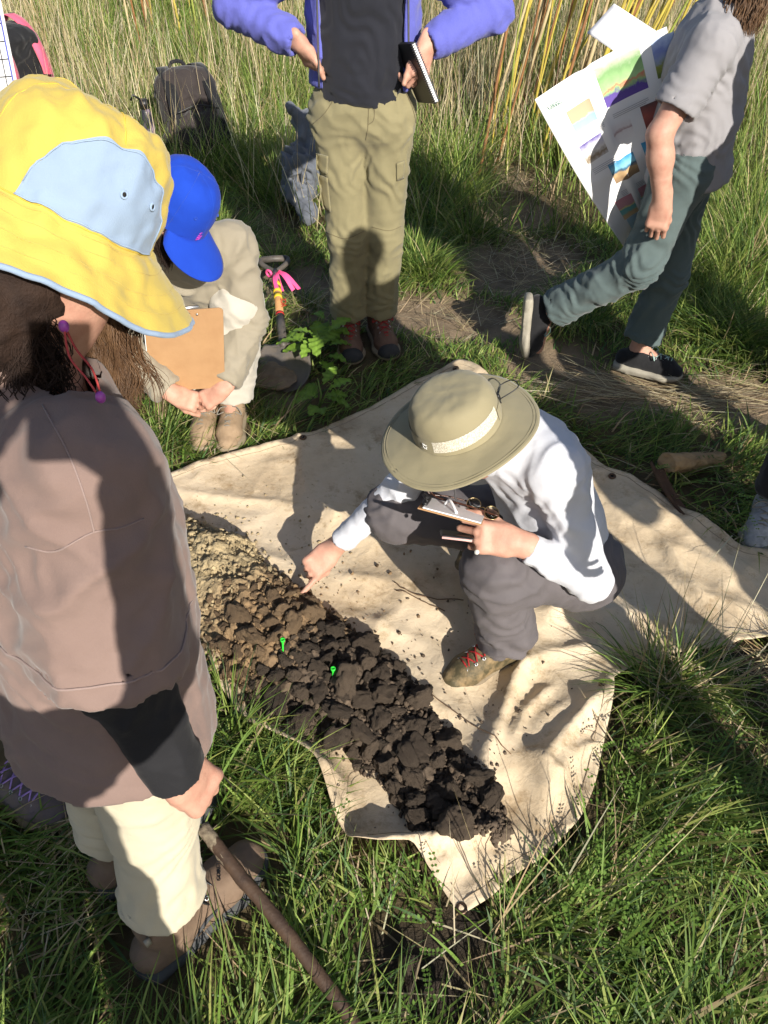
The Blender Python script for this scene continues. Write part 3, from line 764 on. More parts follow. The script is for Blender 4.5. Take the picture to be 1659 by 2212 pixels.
def boot(parent, ank, toe, mats, L=0.28, gz=0.0, shaft=0.10, up=None, lace=None, w=1.0, low=False, rows=5):
    """one shoe: upper (a part of the person) with sole, toe cap, laces and hooks as its sub-parts"""
    u = unit(UP if up is None else up); f = unit(np.asarray(toe, float) - u * np.dot(toe, u)); s = np.cross(f, u)
    a = np.asarray(ank, float); b = a - u * (0.09 if up is not None else (a[2] - gz))     # sole plane under the ankle
    heel, ball, tip = b - f * .065, b + f * (L * .46), b + f * (L - .085)
    k = .018
    P = [cone(heel + f * .02 + u * .05, ball + u * .043, .036 * w, .041 * w, k, (u, 1.0)), cone(ball + u * .040, tip - f * .028 + u * .034, .042 * w, .036 * w, k, (u, .85)),
         cone(b + u * .06, b + u * (.075 if low else .085 + shaft * .5), .041 * w, .043 * w, k), cone(b + f * .02 + u * (.075 if low else .10), ball + u * .05, .036 * w, .032 * w, .025),
         cut(b + u * .028, -u)]
    if not low: P[2:2] = [cone(b + u * .08, b + u * (.09 + shaft * .5), .042 * w, .045 * w, k)]
    vv, ff = solid(P, .0045, 1)
    vv = vv + normals(vv, ff) * (0.0016 * fbm3(vv * 32, 3))[:, None]
    up_o = mesh_obj('boot' if not low else 'shoe', vv, ff, mats[0], parent)
    S = [cone(heel + f * .026 + u * .016, b + f * .03 + u * .016, .044 * w, .041 * w, .01, (u, .48)), cone(b + f * .02 + u * .016, ball + u * .016, .041 * w, .052 * w, .01, (u, .46)),
         cone(ball + u * .016, tip - f * .034 + u * .021, .052 * w, .045 * w, .01, (u, .46)), boxp(heel + f * .03 + u * .014, (.042, .038 * w, .016), np.array([f, s, u]), .008, .01)]
    for q in np.linspace(.05, L - .1, 7): S.append(boxp(heel + f * q + u * .003, (.010, .043 * w, .007), np.array([f, s, u]), .003, .003))
    sv, sf = solid(S, .0045, 1)
    mesh_obj('sole', sv, sf, mats[1], up_o)
    A, B = b + f * .048 * 1.0 + u * (.098 if low else .125), ball + f * .012 + u * .083
    if mats[2] is not None:
        tv_, tf_ = solid([cone(ball + f * .015 + u * .012, tip - f * .030 + u * .030, .0475 * w, .0435 * w, .01, (u, .85)), cut(tip - f * .030, -f), cut(b + u * .022, -u)], .0045, 1)
        mesh_obj('toe_cap', tv_, tf_, mats[2], up_o)
    if lace is not None:
        g = MB(); hk = MB()
        for i in range(rows):
            t = i / (rows - 1.0); c0 = lerp(A, B, t) + u * .002; c1 = lerp(A, B, min(1, t + 1.0 / rows)) + u * .002
            hw = .021 * w * (1 - .12 * t)
            for sg in (-1, 1):
                m = lerp(c0, c1, .5) + u * .006 + f * .003
                g.tube(catmull([c0 + s * hw * sg - u * .004, m, c1 - s * hw * sg - u * .004], 4), .0023, 5)
                hk.ring(c0 + s * (hw + .004) * sg - u * .006, s * sg + u, .0042, .0018, 10, 5)
        for sg in (-1, 1):                                   # bow
            g.tube(catmull([A + u * .006, A + s * .03 * sg + u * .012 + f * .015, A + s * .045 * sg - u * .008 + f * .03, A + s * .02 * sg + f * .022 - u * .002], 5), .0022, 5)
        g.build('lace', lace, up_o)['kind'] = 'stuff'; hk.build('lace_hook', M['steel'], up_o)['kind'] = 'stuff'
    return up_o
def figure(base, J, st, label, name='person', group=None):
    """one person: body mesh (skin) with clothes, boots and hair as its children. J holds the joints, st the clothes."""
    base = np.asarray(base, float); g = lambda k: np.asarray(J[k], float)
    pel, ch, nk = g('pel'), g('chest'), g('neck')
    hipl, hipr, shl, shr = g('hipL'), g('hipR'), g('shL'), g('shR')
    front = unit(np.cross(hipr - hipl, ch - pel) * -1) if 'front' not in J else unit(g('front'))
    w = st.get('w', 1.0)
    # ---- skin
    P = [cone(pel, lerp(pel, ch, .5), .145 * w, .12 * w, .04, (front, .66)), cone(lerp(pel, ch, .5), ch, .12 * w, .14 * w, .04, (front, .66)), cone(shl, shr, .05, .05, .05),
         cone(ch, nk, .06, .05, .05), cone(nk, g('head') - unit(g('hup')) * .05, .052, .05, .03)] + head_prims(g('head'), g('face'), g('hup'))
    for sd in 'LR':
        sh, el, wr = g('sh' + sd), g('el' + sd), g('wr' + sd)
        P += [cone(sh, el, .045 * w, .037 * w, .02), cone(el, lerp(el, wr, .35), .036 * w, .037 * w, .02), cone(lerp(el, wr, .3), lerp(el, wr, .86), .036 * w, .026 * w, .02)]
        hp, kn, an = g('hip' + sd), g('kn' + sd), g('an' + sd)
        P += [cone(hp, kn, .075 * w, .052 * w, .03), cone(kn, lerp(kn, an, .35), .05, .05, .03), cone(lerp(kn, an, .3), an, .05, .033, .03), cone(an, an + unit(g('toe' + sd)) * .12 - UP * .04, .03, .025, .02)]
    vv, ff = solid(P, st.get('hb', .0115), 1)
    parts = [(vv, ff)]
    nails = []
    for sd in 'LR':
        if ('hand' + sd) in J:
            h = J['hand' + sd]
            hp_, tips = hand_prims(g('wr' + sd), *[np.asarray(q, float) for q in h['axes']], h['curl'], h.get('thumb', ((0.75, 0.6, -0.25), (0.95, 0.2, -0.3))), h.get('sc', 1.0))
            hp_.append(cone(lerp(g('el' + sd), g('wr' + sd), .62), g('wr' + sd), .0345 * w, .0262 * w, .014))
            parts.append(solid(hp_, st.get('hh', .0027), 1)); nails.append((tips, h))
    if st.get('arm_fine'):
        for sd in st['arm_fine']:
            parts.append(solid([cone(lerp(g('sh' + sd), g('el' + sd), .3), g('el' + sd), .047, .039, .02), cone(g('el' + sd), lerp(g('el' + sd), g('wr' + sd), .35), .038, .040, .02), cone(lerp(g('el' + sd), g('wr' + sd), .3), g('wr' + sd), .040, .0265, .02)], .005, 2))
    VV, FF, n0 = [], [], 0
    for a, b in parts: VV.append(a); FF.append(b + n0); n0 += len(a)
    body = mesh_obj(name, np.concatenate(VV), np.concatenate(FF), st['skin'], base=base)
    tag(body, label, 'person', group)
    for tips, h in nails:
        if h.get('nails'):
            for (p, d, i) in tips:
                if i in h['nails']:
                    n = unit(np.asarray(h['axes'][1], float)); n = unit(n - d * np.dot(n, d)); q = p - d * .003 + n * .0052
                    R = np.array([d, np.cross(n, d), n])
                    nv, nf = solid([ell(q, (.0068, .0052, .0022), R, .001)], .0011, 0)
                    mesh_obj('fingernail', nv, nf, M['nail'], body)
    # ---- trousers
    if 'pants' in st:
        pw = st.get('pw', 1.0)
        P = [cone(hipl, hipr, .095 * pw, .095 * pw, .05), cone(pel, pel + unit(ch - pel) * .10, .158 * w * st.get('hipw', 1), .145 * w, .04, (front, .70))]
        for sd in 'LR':
            hp, kn, an = g('hip' + sd), g('kn' + sd), g('an' + sd)
            d = unit(an - kn); q = an - d * st.get('hemlift', .02); r = st.get('hem', .066) * pw
            P += [cone(hp, kn, .092 * pw, .073 * pw, .03), cone(kn, lerp(kn, q, .5), .072 * pw, .068 * pw, .03), cone(lerp(kn, q, .45), q, .068 * pw, r, .015, None, True)]
        for sd in 'LR':
            kn, an = g('kn' + sd), g('an' + sd); d = unit(an - kn); q = an - d * st.get('hemlift', .02); r = st.get('hem', .066) * pw
            hh_ = 1.7 * st.get('hp', .008); P.append(carve(cone(q - d * .03, q + d * .004, r - hh_, r - hh_, .01, None, True)))
        vv, ff = solid(P, st.get('hp', .008), 1)
        fl = []
        for sd in 'LR':
            hp, kn, an = g('hip' + sd), g('kn' + sd), g('an' + sd); d = unit(an - kn); th = unit(kn - hp)
            a_ = st.get('pf', 1.0)
            fl += [(kn, .11, d + .4 * front, .045, .007 * a_), (lerp(kn, an, .85), .10, d + .15 * front, .036, .0075 * a_), (hp, .14, th + .5 * np.cross(front, UP), .05, .006 * a_),
                   (lerp(kn, an, .45), .14, np.cross(d, front) + .5 * d, .055, .005 * a_), (lerp(hp, kn, .5), .16, np.cross(th, front) + .35 * th, .06, .005 * a_)]
        vv = folds(vv, ff, fl, .0022 * st.get('pf', 1.0), 8)
        mesh_obj('trousers', vv, ff, st['pants'], body)
    # ---- shirt
    if 'shirt' in st:
        sw = st.get('sw', 1.0); hemz = st.get('shem', 0.06)                # hem below the pelvis point, along the spine
        ax = unit(ch - pel); low = pel - ax * hemz
        P = [cone(lerp(pel, ch, .5), low, .152 * sw, st.get('srl', .168) * sw, .05, (front, st.get('flat', .72)), True), cone(lerp(pel, ch, .5), ch, .152 * sw, .162 * sw, .05, (front, st.get('flat', .72))),
             cone(shl, shr, .066 * sw, .066 * sw, .06), cone(ch, nk, .09, .068, .05)]
        sl = st.get('sleeve', 1.0)                                         # 1 = to the wrist, .45 = short
        ends = []
        for sd in 'LR':
            sh, el, wr = g('sh' + sd), g('el' + sd), g('wr' + sd); r = st.get('sr', 1.0)
            if sl <= .55:
                e = lerp(sh, el, sl / .5); P.append(cone(sh, e, .066 * r, st.get('sl_r', .062) * r, .03, None, True)); ends.append((e, unit(el - sh), st.get('sl_r', .062) * r, e))
            else:
                e = lerp(el, wr, (sl - .5) / .5)
                P += [cone(sh, el, .062 * r, .052 * r, .03), cone(el, e, .051 * r, st.get('cuff', .036) * r, .02, None, True)]
                ends.append((e, unit(wr - el), st.get('cuff', .036) * r, el))
        for e, d, r, _ in ends: P.append(carve(cone(e - d * .03, e + d * .004, r - 1.7 * st.get('hs', .008), r - 1.7 * st.get('hs', .008), .01, None, True)))
        vv, ff = solid(P, st.get('hs', .008), 1)
        cn = st.get('collar')
        if cn is None:
            d = unit(g('head') - nk); rel = (vv - (nk + d * .02)) @ d; near = np.linalg.norm(vv - nk, axis=1) < .12
            bad = (rel > 0) & near; vv = np.where(bad[:, None], vv - rel[:, None] * d, vv); ff = ff[~bad[ff].all(1)]
        fa = st.get('sf', 1.0); fl = []
        for sd in 'LR':
            sh, el, wr = g('sh' + sd), g('el' + sd), g('wr' + sd)
            fl += [(sh - ax * .06, .10, unit(el - sh) + .4 * ax, .04, .006 * fa), (el, .08, unit(wr - el) + .3 * unit(el - sh), .032, .0065 * fa), (lerp(el, wr, .75), .08, unit(wr - el), .032, .0028 * fa), (lerp(sh, el, .5), .1, np.cross(unit(el - sh), front) + unit(el - sh), .05, .004 * fa)]
        fl += [(pel, .18, ax + .3 * np.cross(ax, front), .05, .006 * fa), (lerp(pel, ch, .5), .2, ax * .7 + np.cross(ax, front), .075, .006 * fa), (ch, .18, np.cross(ax, front) + .4 * ax, .08, .004 * fa)]
        vv = folds(vv, ff, fl, .0024 * fa, 7)
        mesh_obj(st.get('shirt_name', 'shirt'), vv, ff, st['shirt'], body)
    # ---- shoes
    if 'boots' in st:
        for sd in 'LR':
            b = dict(st['boots']); 
            if ('up' + sd) in J: b['up'] = g('up' + sd)
            boot(body, g('an' + sd), g('toe' + sd), b.pop('mats'), **b)
    return body
def strands(paths, rad, name, mat, parent, n=3):
    """many thin tapering hairs as one mesh; all paths have the same number of points"""
    P = np.array(paths); S, m, _ = P.shape; r = np.asarray(rad)[:, None] * np.sin(np.linspace(.35, math.pi - .12, m))[None] ** .6
    t = np.gradient(P, axis=1); t /= np.maximum(1e-9, np.linalg.norm(t, axis=2))[..., None]
    a = np.cross(t, np.array((0.31, 0.55, 0.2))); a /= np.maximum(1e-9, np.linalg.norm(a, axis=2))[..., None]; b = np.cross(t, a)
    ring = np.stack([P + r[..., None] * (a * math.cos(2 * math.pi * k / n) + b * math.sin(2 * math.pi * k / n)) for k in range(n)], 2)
    i, j, k = np.meshgrid(np.arange(S), np.arange(m - 1), np.arange(n), indexing='ij'); q = lambda j_, k_: (i * m + j_) * n + k_ % n
    F = np.stack([q(j, k), q(j, k + 1), q(j + 1, k + 1), q(j + 1, k)], -1).reshape(-1, 4)
    o = mesh_obj(name, ring.reshape(-1, 3), F, mat, parent); o['kind'] = 'stuff'
    return o
def fray(paths, rad, k, spread, seed=0):
    """every guide lock becomes k fine hairs"""
    r = np.random.default_rng(seed); P, R = [], []
    for p, w in zip(paths, rad):
        m = len(p); tt = np.linspace(.5, 1.3, m)[:, None]
        for _ in range(k):
            o = r.normal(size=3) * spread; ph = r.uniform(0, 6.28); f = r.uniform(1.5, 3.5)
            P.append(p + o * tt + spread * .6 * np.stack([np.sin(f * tt[:, 0] * 6 + ph), np.cos(f * tt[:, 0] * 6 + ph), 0 * tt[:, 0]], 1)); R.append(w * r.uniform(.7, 1.2))
    return P, R
def lock(a, d, length, droop, wav, freq, seed, m=14):
    """one hanging lock of hair"""
    r = np.random.default_rng(seed); d = unit(d); p = np.asarray(a, float).copy(); out = [p.copy()]; ph = r.uniform(0, 6.28, 2)
    sx = unit(np.cross(d, (0.2, 0.3, 0.9))); sy = unit(np.cross((0, 0, 1), sx) + 1e-3)
    for i in range(m):
        d = unit(d + np.array((0, 0, -droop / m * 3)))
        p = p + d * length / m
        t = (i + 1) / m
        out.append(p + sx * wav * t * math.sin(freq * t * 6.28 + ph[0]) + sy * wav * t * math.sin(freq * t * 6.28 + ph[1]))
    return np.array(out)
class Hat:
    """a hat as a turned surface: ring angle th (0 = front), profile position k"""
    def __init__(s, c, yaw, pit, rol, prof, el=1.0, wave=0.0, wn=5, droop=0.0, wrk=0.0):
        f = V(math.cos(yaw), math.sin(yaw), 0); u = UP; sd = np.cross(f, u)
        s.f = f * math.cos(pit) - u * math.sin(pit); u2 = u * math.cos(pit) + f * math.sin(pit)
        s.s = sd * math.cos(rol) - u2 * math.sin(rol); s.u = u2 * math.cos(rol) + sd * math.sin(rol)
        s.c = np.asarray(c, float); s.prof = catmull([(a, b) for a, b in prof], 6); s.el = el; s.wave = wave; s.wn = wn; s.droop = droop; s.wrk = wrk
        s.rb = max(p[0] for p in prof)
        s.fx = lambda th: 1.0
    def at(s, th, k, off=0.0):
        q = s.prof; x = np.clip(k, 0, 1) * (len(q) - 1); i = int(min(len(q) - 2, math.floor(x))); t = x - i
        r, h = q[i] * (1 - t) + q[i + 1] * t; tg = q[i + 1] - q[i]; nn = unit((-tg[1], tg[0]))
        nn = nn if nn[1] > 0 or (nn[0] > 0 and abs(nn[1]) < .2) else -nn
        b = smooth(.55, 1.0, r / s.rb)
        r2 = r * (1 + (s.fx(th) - 1) * b)
        h2 = h + b * (s.wave * math.sin(s.wn * th + .6) + s.droop * math.cos(2 * th))
        p = s.c + s.f * (r2 + off * nn[0]) * math.cos(th) + s.s * (r2 + off * nn[0]) * s.el * math.sin(th) + s.u * (h2 + off * nn[1])
        return p
    def warp(s, P):
        P = np.asarray(P)
        if not s.wrk: return P
        w = noise3(P * 38) * s.wrk + (0.3 - np.abs(noise3(P * 24 + 7))) * s.wrk * 1.2 + noise3(P * 85 + 3) * s.wrk * .35
        d = P - s.c; d = d / np.maximum(.02, np.linalg.norm(d, axis=1))[:, None]
        return P + (s.u * .6 + d * .6) * w[:, None]
    def build(s, name, mat, parent, nth=72, nk=48, k0=0.0, k1=1.0, th=.0022):
        ths = np.linspace(0, 2 * math.pi, nth, endpoint=False); ks = np.linspace(k0, k1, nk)
        vs = s.warp([s.at(t, k) for k in ks for t in ths])
        fs = [(i * nth + j, (i + 1) * nth + j, (i + 1) * nth + (j + 1) % nth, i * nth + (j + 1) % nth) for i in range(nk - 1) for j in range(nth)]
        o = mesh_obj(name, vs, fs, mat, parent)
        if th: m = o.modifiers.new('thickness', 'SOLIDIFY'); m.thickness = th; m.offset = 0
        return o
    def patch(s, name, mat, parent, fn, nu=24, nv=12, off=.0016):
        """fn(a, b) -> (angle, profile position)"""
        vs = []; 
        for i in range(nu):
            for j in range(nv):
                t, k = fn(i / (nu - 1), j / (nv - 1)); vs.append(s.at(t, k, off))
        fs = [(i * nv + j, (i + 1) * nv + j, (i + 1) * nv + j + 1, i * nv + j + 1) for i in range(nu - 1) for j in range(nv - 1)]
        return mesh_obj(name, s.warp(vs), fs, mat, parent)
M['steel'] = matte('dull_steel', (0.42, 0.42, 0.43), (0.3, 0.3, 0.31), rough=0.35, metallic=0.9, bump=0.03, spec=0.5)
M['nail'] = matte('nail', (0.75, 0.55, 0.48), rough=0.3, bump=0.0, spec=0.5)
M['skin_a'] = skin('skin_light', (0.53, 0.305, 0.222), (0.45, 0.228, 0.165))
M['skin_b'] = skin('skin_tan', (0.50, 0.28, 0.19), (0.42, 0.21, 0.14))
M['hair_brown'] = matte('brown_hair', (0.17, 0.095, 0.048), (0.075, 0.040, 0.022), scale=30, rough=0.5, bump=0.3, bscale=200, spec=0.4)
M['hair_dark_or_shaded'] = matte('dark_or_shaded_hair', (0.035, 0.02, 0.014), (0.018, 0.011, 0.009), scale=30, rough=0.75, bump=0.6, bscale=260, spec=0.2)  # dark hair; also shade painted into the yellow hat wearer's near-side hair
M['black_rubber'] = matte('black_rubber', (0.028, 0.028, 0.03), (0.05, 0.047, 0.043), scale=25, rough=0.75)
def cloth(name, c, c2=None, rough=.9, bump=.35, scale=6, bscale=55, weave=.25, sheen=.15, dist=.004):
    return matte(name, c, c2 if c2 is not None else tuple(x * .86 for x in c), scale=scale, rough=rough, bump=bump, bscale=bscale, weave=weave, sheen=sheen, spec=.15, dist=dist)
# ------------------------------------------------------------------ clothes' materials
M['taupe'] = cloth('taupe_cotton', (0.235, 0.166, 0.142), (0.195, 0.135, 0.116), bump=.3, bscale=40)
M['black_knit'] = cloth('black_knit', (0.022, 0.022, 0.025), (0.015, 0.015, 0.017), rough=.7, sheen=.05)
M['cream'] = cloth('cream_cotton', (0.56, 0.50, 0.37), (0.51, 0.45, 0.33), bump=.3)
M['yellow'] = cloth('yellow_cotton', (0.53, 0.40, 0.088), (0.485, 0.36, 0.074), bump=.3, bscale=24, rough=.8)
M['pale_blue'] = cloth('pale_blue_cotton', (0.255, 0.335, 0.455), (0.235, 0.31, 0.425), bump=.2, bscale=24)
M['royal'] = cloth('royal_blue_cotton', (0.012, 0.055, 0.42), (0.010, 0.045, 0.36), bump=.2, sheen=.05)
M['white_knit'] = cloth('white_knit', (0.60, 0.61, 0.66), (0.56, 0.57, 0.62), bump=.25, rough=.75)
M['slate'] = cloth('slate_nylon', (0.125, 0.112, 0.118), (0.105, 0.095, 0.10), bump=.3, rough=.75, sheen=.05)
M['khaki'] = cloth('khaki_nylon', (0.285, 0.25, 0.155), (0.26, 0.228, 0.14), bump=.15, rough=.75)
M['mesh_white'] = matte('white_mesh', (0.72, 0.68, 0.58), (0.42, 0.38, 0.29), scale=420, detail=0, rough=.8, bump=.5, bscale=420)
M['olive'] = cloth('olive_twill', (0.235, 0.208, 0.118), (0.20, 0.177, 0.098), bump=.35, bscale=38)
M['navy_tee'] = cloth('black_navy_jersey', (0.020, 0.021, 0.028), (0.015, 0.016, 0.022), bump=.35, bscale=30)
M['purple'] = cloth('periwinkle_waffle', (0.125, 0.135, 0.48), (0.105, 0.115, 0.42), bump=.5, bscale=180)
M['grey_tee'] = cloth('grey_jersey', (0.285, 0.275, 0.285), (0.255, 0.247, 0.258), bump=.25, bscale=36)
M['teal_grey'] = cloth('teal_grey_cotton', (0.098, 0.130, 0.130), (0.082, 0.112, 0.112), bump=.35, bscale=36)
M['stone_shirt'] = cloth('stone_nylon', (0.285, 0.25, 0.19), (0.255, 0.225, 0.168), bump=.3, bscale=36, rough=.8)
M['black_cotton'] = cloth('black_cotton', (0.02, 0.02, 0.022))
M['olive_dark'] = cloth('dark_olive', (0.10, 0.085, 0.05))
M['tan_suede'] = matte('tan_suede', (0.33, 0.235, 0.15), (0.26, 0.18, 0.11), scale=30, bump=.3, bscale=180)
M['brown_leather'] = matte('brown_leather', (0.155, 0.09, 0.06), (0.11, 0.062, 0.042), scale=30, bump=.3, bscale=160, rough=.7)
M['taupe_leather'] = matte('taupe_leather', (0.21, 0.145, 0.10), (0.17, 0.115, 0.08), scale=20, bump=.25, bscale=150, rough=.7)
M['grey_rubber'] = matte('grey_rubber', (0.085, 0.088, 0.092), (0.06, 0.06, 0.062), scale=25, rough=.75)
M['muddy_leather'] = matte('muddy_olive_leather', (0.072, 0.060, 0.032), (0.36, 0.25, 0.13), scale=26, bump=.5, bscale=120, rough=.6, mid=.38)
M['tan_rubber'] = matte('tan_rubber', (0.30, 0.24, 0.16), (0.2, 0.16, 0.11), scale=25, rough=.8)
M['red_cord'] = matte('red_cord', srgb(165, 45, 45), srgb(120, 30, 32), scale=90, rough=.8)
M['white_rubber'] = matte('off_white_rubber', (0.36, 0.33, 0.27), (0.27, 0.25, 0.2), scale=25, rough=.75)
M['mint'] = matte('mint_cord', (0.36, 0.50, 0.46), rough=.8)
M['grey_cord'] = matte('grey_cord', (0.22, 0.20, 0.17), rough=.85)
M['lilac'] = matte('lilac_cord', (0.38, 0.26, 0.62), rough=.8)
M['pink_cord'] = matte('coral_cord', srgb(190, 75, 70), srgb(160, 60, 60), scale=80, rough=.75)
M['purple_bead'] = matte('purple_plastic', srgb(165, 75, 165), rough=.35, bump=0, spec=.5)
M['thread'] = matte('thread', (0.62, 0.45, 0.07), rough=.8)
M['black_plastic'] = matte('black_plastic', (0.015, 0.015, 0.016), rough=.4, bump=.02, spec=.5)
M['white_print'] = matte('white_print', (0.78, 0.78, 0.76), rough=.6, bump=.02)

# ------------------------------------------------------------------ person in the white top, crouching on the tarp and pointing
f, lf = V(-.87, -.49, 0), V(.49, -.87, 0)
fist = (62, 80, 40)
J = dict(pel=(.46, 1.42, .345), hipL=(.505, 1.335, .33), hipR=(.415, 1.51, .32), chest=(.36, 1.42, .60), neck=(.245, 1.375, .705), head=(.185, 1.365, .725), face=(-.45, -.28, -.85), hup=(-.75, -.35, .55),
         shL=(.375, 1.30, .685), shR=(.20, 1.56, .665), elL=(.485, 1.205, .425), wrL=(.295, 1.215, .545), elR=(.055, 1.555, .42), wrR=at_z(716, 1188, .175),
         knL=(.262, 1.232, .435), anL=(.335, 1.29, .09), knR=(.03, 1.55, .325), anR=(.36, 1.68, .15), toeL=f, toeR=(-.75, -.40, -.55), upR=(-.35, -.15, .8), front=unit(V(-.75, -.4, -.45)))
tipE = at_z(629, 1268, .10)
dR = unit(tipE - J['wrR'])
nR = unit(np.cross(np.cross(dR, (0.35, -0.45, 0.85)), dR))
J['handR'] = dict(axes=(dR, nR, np.cross(nR, dR)), curl=[(-2, 6, 6), (70, 85, 45), (74, 88, 45), (76, 88, 45)], thumb=((0.8, 0.25, -0.62), (0.95, -0.15, -0.3)), sc=1.0, nails=[0])
dL = unit(V(-.80, .05, .12)); nL = unit(V(.05, -.75, .62))
J['handL'] = dict(axes=(dL, nL, V(-.1, .6, .8)), curl=[(35, 55, 30), (42, 60, 30), (55, 75, 35), (58, 78, 35)], thumb=((0.75, 0.5, -0.35), (0.97, 0.0, -0.3)), sc=1.02)
st = dict(skin=M['skin_a'], pants=M['slate'], shirt=M['white_knit'], shirt_name='top', w=.88, boots=dict(mats=(M['muddy_leather'], M['tan_rubber'], None), lace=M['red_cord'], shaft=.10), hp=.0065, hs=.0065, pw=1.06, hipw=.92, sw=.93, sr=.87, cuff=.040, sleeve=.93, shem=.105, flat=.70, hem=.074, hemlift=.035, sf=.95, pf=1.4)
pe = figure((.32, 1.35, 0), J, st, 'person in white top, grey trousers and khaki sun hat crouching on tarp, pointing at soil')
hp = Hat((.156, 1.342, .783), -2.626, .298, .058, [(0, .088), (.05, .088), (.080, .078), (.094, .048), (.0985, 0.002), (.104, -.004), (.135, -.012), (.178, -.022)], el=.94, wave=.006, wn=3, droop=-.006, wrk=.0013)
hat = hp.build('sun_hat', M['khaki'], pe, 96, 60)
A0 = -math.radians(30); A1 = -math.radians(128)
hp.patch('mesh_panel', M['mesh_white'], hat, lambda a, b: (A0 + (A1 - A0) * a, .475 + .085 * b - .05 * a), 40, 6, .0022)
hp.patch('hat_band', M['khaki'], hat, lambda a, b: (math.radians(-30) + math.radians(260) * a, .47 + .085 * b), 60, 6, .0028)
for k in (.975, .955):
    MB().tube([hp.at(t, k, .0016) for t in np.linspace(0, 2 * math.pi, 90)], .0007, 4).build('brim_stitching', M['khaki'], hat)
g = MB()
for cx_, cy_ in ((0, 1), (1, 0), (0, -1), (-1, 0)):
    for o_ in (-.35, .35):
        a0 = .021; q = lambda x, y: hp.at(math.radians(-18) + x * .06, .515 - y * .018, .0042)
        if cx_ == 0: g.tube([q(-.5 + o_, cy_ * .75 - .35), q(.5 + o_, cy_ * .75 + .35)], .0008, 4)
        else: g.tube([q(cx_ * .75 - .35, o_ + .4), q(cx_ * .75 + .35, o_ - .4)], .0008, 4)
g.build('emblem', M['white_print'], hat)
bk = hp.at(math.radians(-172), .60, .004); n_ = hp.u
c1 = catmull([hp.at(math.radians(-150), .5, .006), bk + n_ * .012, bk + n_ * .012 - hp.f * .012 + hp.s * .012], 6)
g = MB(); g.tube(c1, .0014, 5)
g.tube(catmull([bk + n_ * .006, bk + n_ * .014 - hp.f * .02 + hp.s * .022, bk + n_ * .02 - hp.f * .048 + hp.s * .012, bk + n_ * .016 - hp.f * .046 - hp.s * .012, bk + n_ * .008 - hp.f * .006 - hp.s * .006, bk + n_ * .004], 8), .0014, 5)
g.build('draw_cord', M['black_plastic'], hat)
v_, f_ = solid([cone(bk + n_ * .004, bk + n_ * .014, .006, .0055, .003)], .0015, 1); mesh_obj('cord_lock', v_, f_, M['black_plastic'], hat)
ps = [lock(J['head'] - hp.u * .02 + hp.s * q + hp.f * w_, V(-.4, .1, -.9), .10, .8, .006, 1.2, 70 + i) for i, (q, w_) in enumerate([(x, y) for x in np.linspace(.05, .085, 6) for y in np.linspace(.03, .075, 6)])]
strands(*fray(ps, [.0009] * len(ps), 14, .0035, 1), 'hair', M['hair_brown'], pe)
M['zip'] = matte('zip_metal', (0.25, 0.25, 0.26), rough=.35, metallic=.8)
zt = J['neck'] + V(-.085, -.075, -.045)
MB().tube([zt + V(.012, .0, .03), zt, zt + V(.0, -.005, -.05), zt + V(.02, -.01, -.10)], .0022, 5).build('zip', M['zip'], pe)
v_, f_ = solid([cone(J['neck'] + V(.0, .0, -.01), J['neck'] + V(-.035, -.02, .035), .071, .064, .02, None, True), carve(cone(J['neck'] + V(-.015, -.01, .0), J['neck'] + V(-.04, -.022, .04), .06, .058))], .005, 1)
mesh_obj('collar', v_, f_, M['white_knit'], pe)
# what the hand holds: small clipboard with paper, folded glasses on it, a phone
M['board'] = matte('hardboard', (0.42, 0.25, 0.125), (0.36, 0.205, 0.10), scale=14, detail=8, rough=.7, bump=.08, bscale=90)
M['board_edge'] = matte('hardboard_edge', (0.55, 0.36, 0.2), rough=.7)
M['paper'] = matte('paper', (0.80, 0.80, 0.80), (0.77, 0.77, 0.78), rough=.7, bump=.03)
cc = at_z(978, 1104, .59); bx_ = unit(V(.93, -.26, -.10)); by_ = unit(V(.22, .82, -.44)); bn = unit(np.cross(bx_, by_))
R = np.array([bx_, by_, bn])
cb = MB().box(cc, (.072, .05, .0016), R).build('small_clipboard', M['board'], base=cc, smooth_=False)
tag(cb, 'small brown clipboard with paper held above the grey trouser knee', 'clipboard')
MB().box(cc + bn * .0032 + bx_ * .004, (.066, .046, .0014), R).build('paper_pad', M['paper'], cb, smooth_=False)
g = MB().box(cc - bx_ * .062 + bn * .007, (.006, .028, .0035), R); g.tube([cc - bx_ * .058 - by_ * .02 + bn * .012, cc - bx_ * .072 - by_ * .008 + bn * .02, cc - bx_ * .072 + by_ * .008 + bn * .02, cc - bx_ * .058 + by_ * .02 + bn * .012], .002, 6)
g.build('clip', M['black_plastic'], cb)
MB().tube(catmull([cc + bn * .008 - bx_ * .022 + by_ * .012, cc + bn * .022 - bx_ * .012, cc + bn * .006 + bx_ * .012 - by_ * .03], 5), .0035, 6).build('paper_curl', M['paper'], cb)
M['gold'] = matte('gold_wire', (0.45, 0.34, 0.16), rough=.3, metallic=.9, bump=0)
M['tortoise'] = matte('tortoiseshell', (0.09, 0.03, 0.015), (0.03, 0.012, 0.008), scale=80, rough=.25, bump=0, spec=.5)
m_, nt_, bs_ = new_mat('lens_glass'); bs_.inputs['Base Color'].default_value = (.9, .92, .92, 1); bs_.inputs['Transmission Weight'].default_value = 1.0; bs_.inputs['Roughness'].default_value = .02; bs_.inputs['IOR'].default_value = 1.25
M['lens'] = m_
gl = empty('eyeglasses', cc + bx_ * .045 + bn * .01, 'thin gold rimmed eyeglasses lying folded on the small clipboard', 'glasses')
gn = unit(bn * .55 - by_ * .6 + bx_ * .1); gx = unit(np.cross(by_, gn)); q0 = cc + bx_ * .062 + by_ * .028 + bn * .016
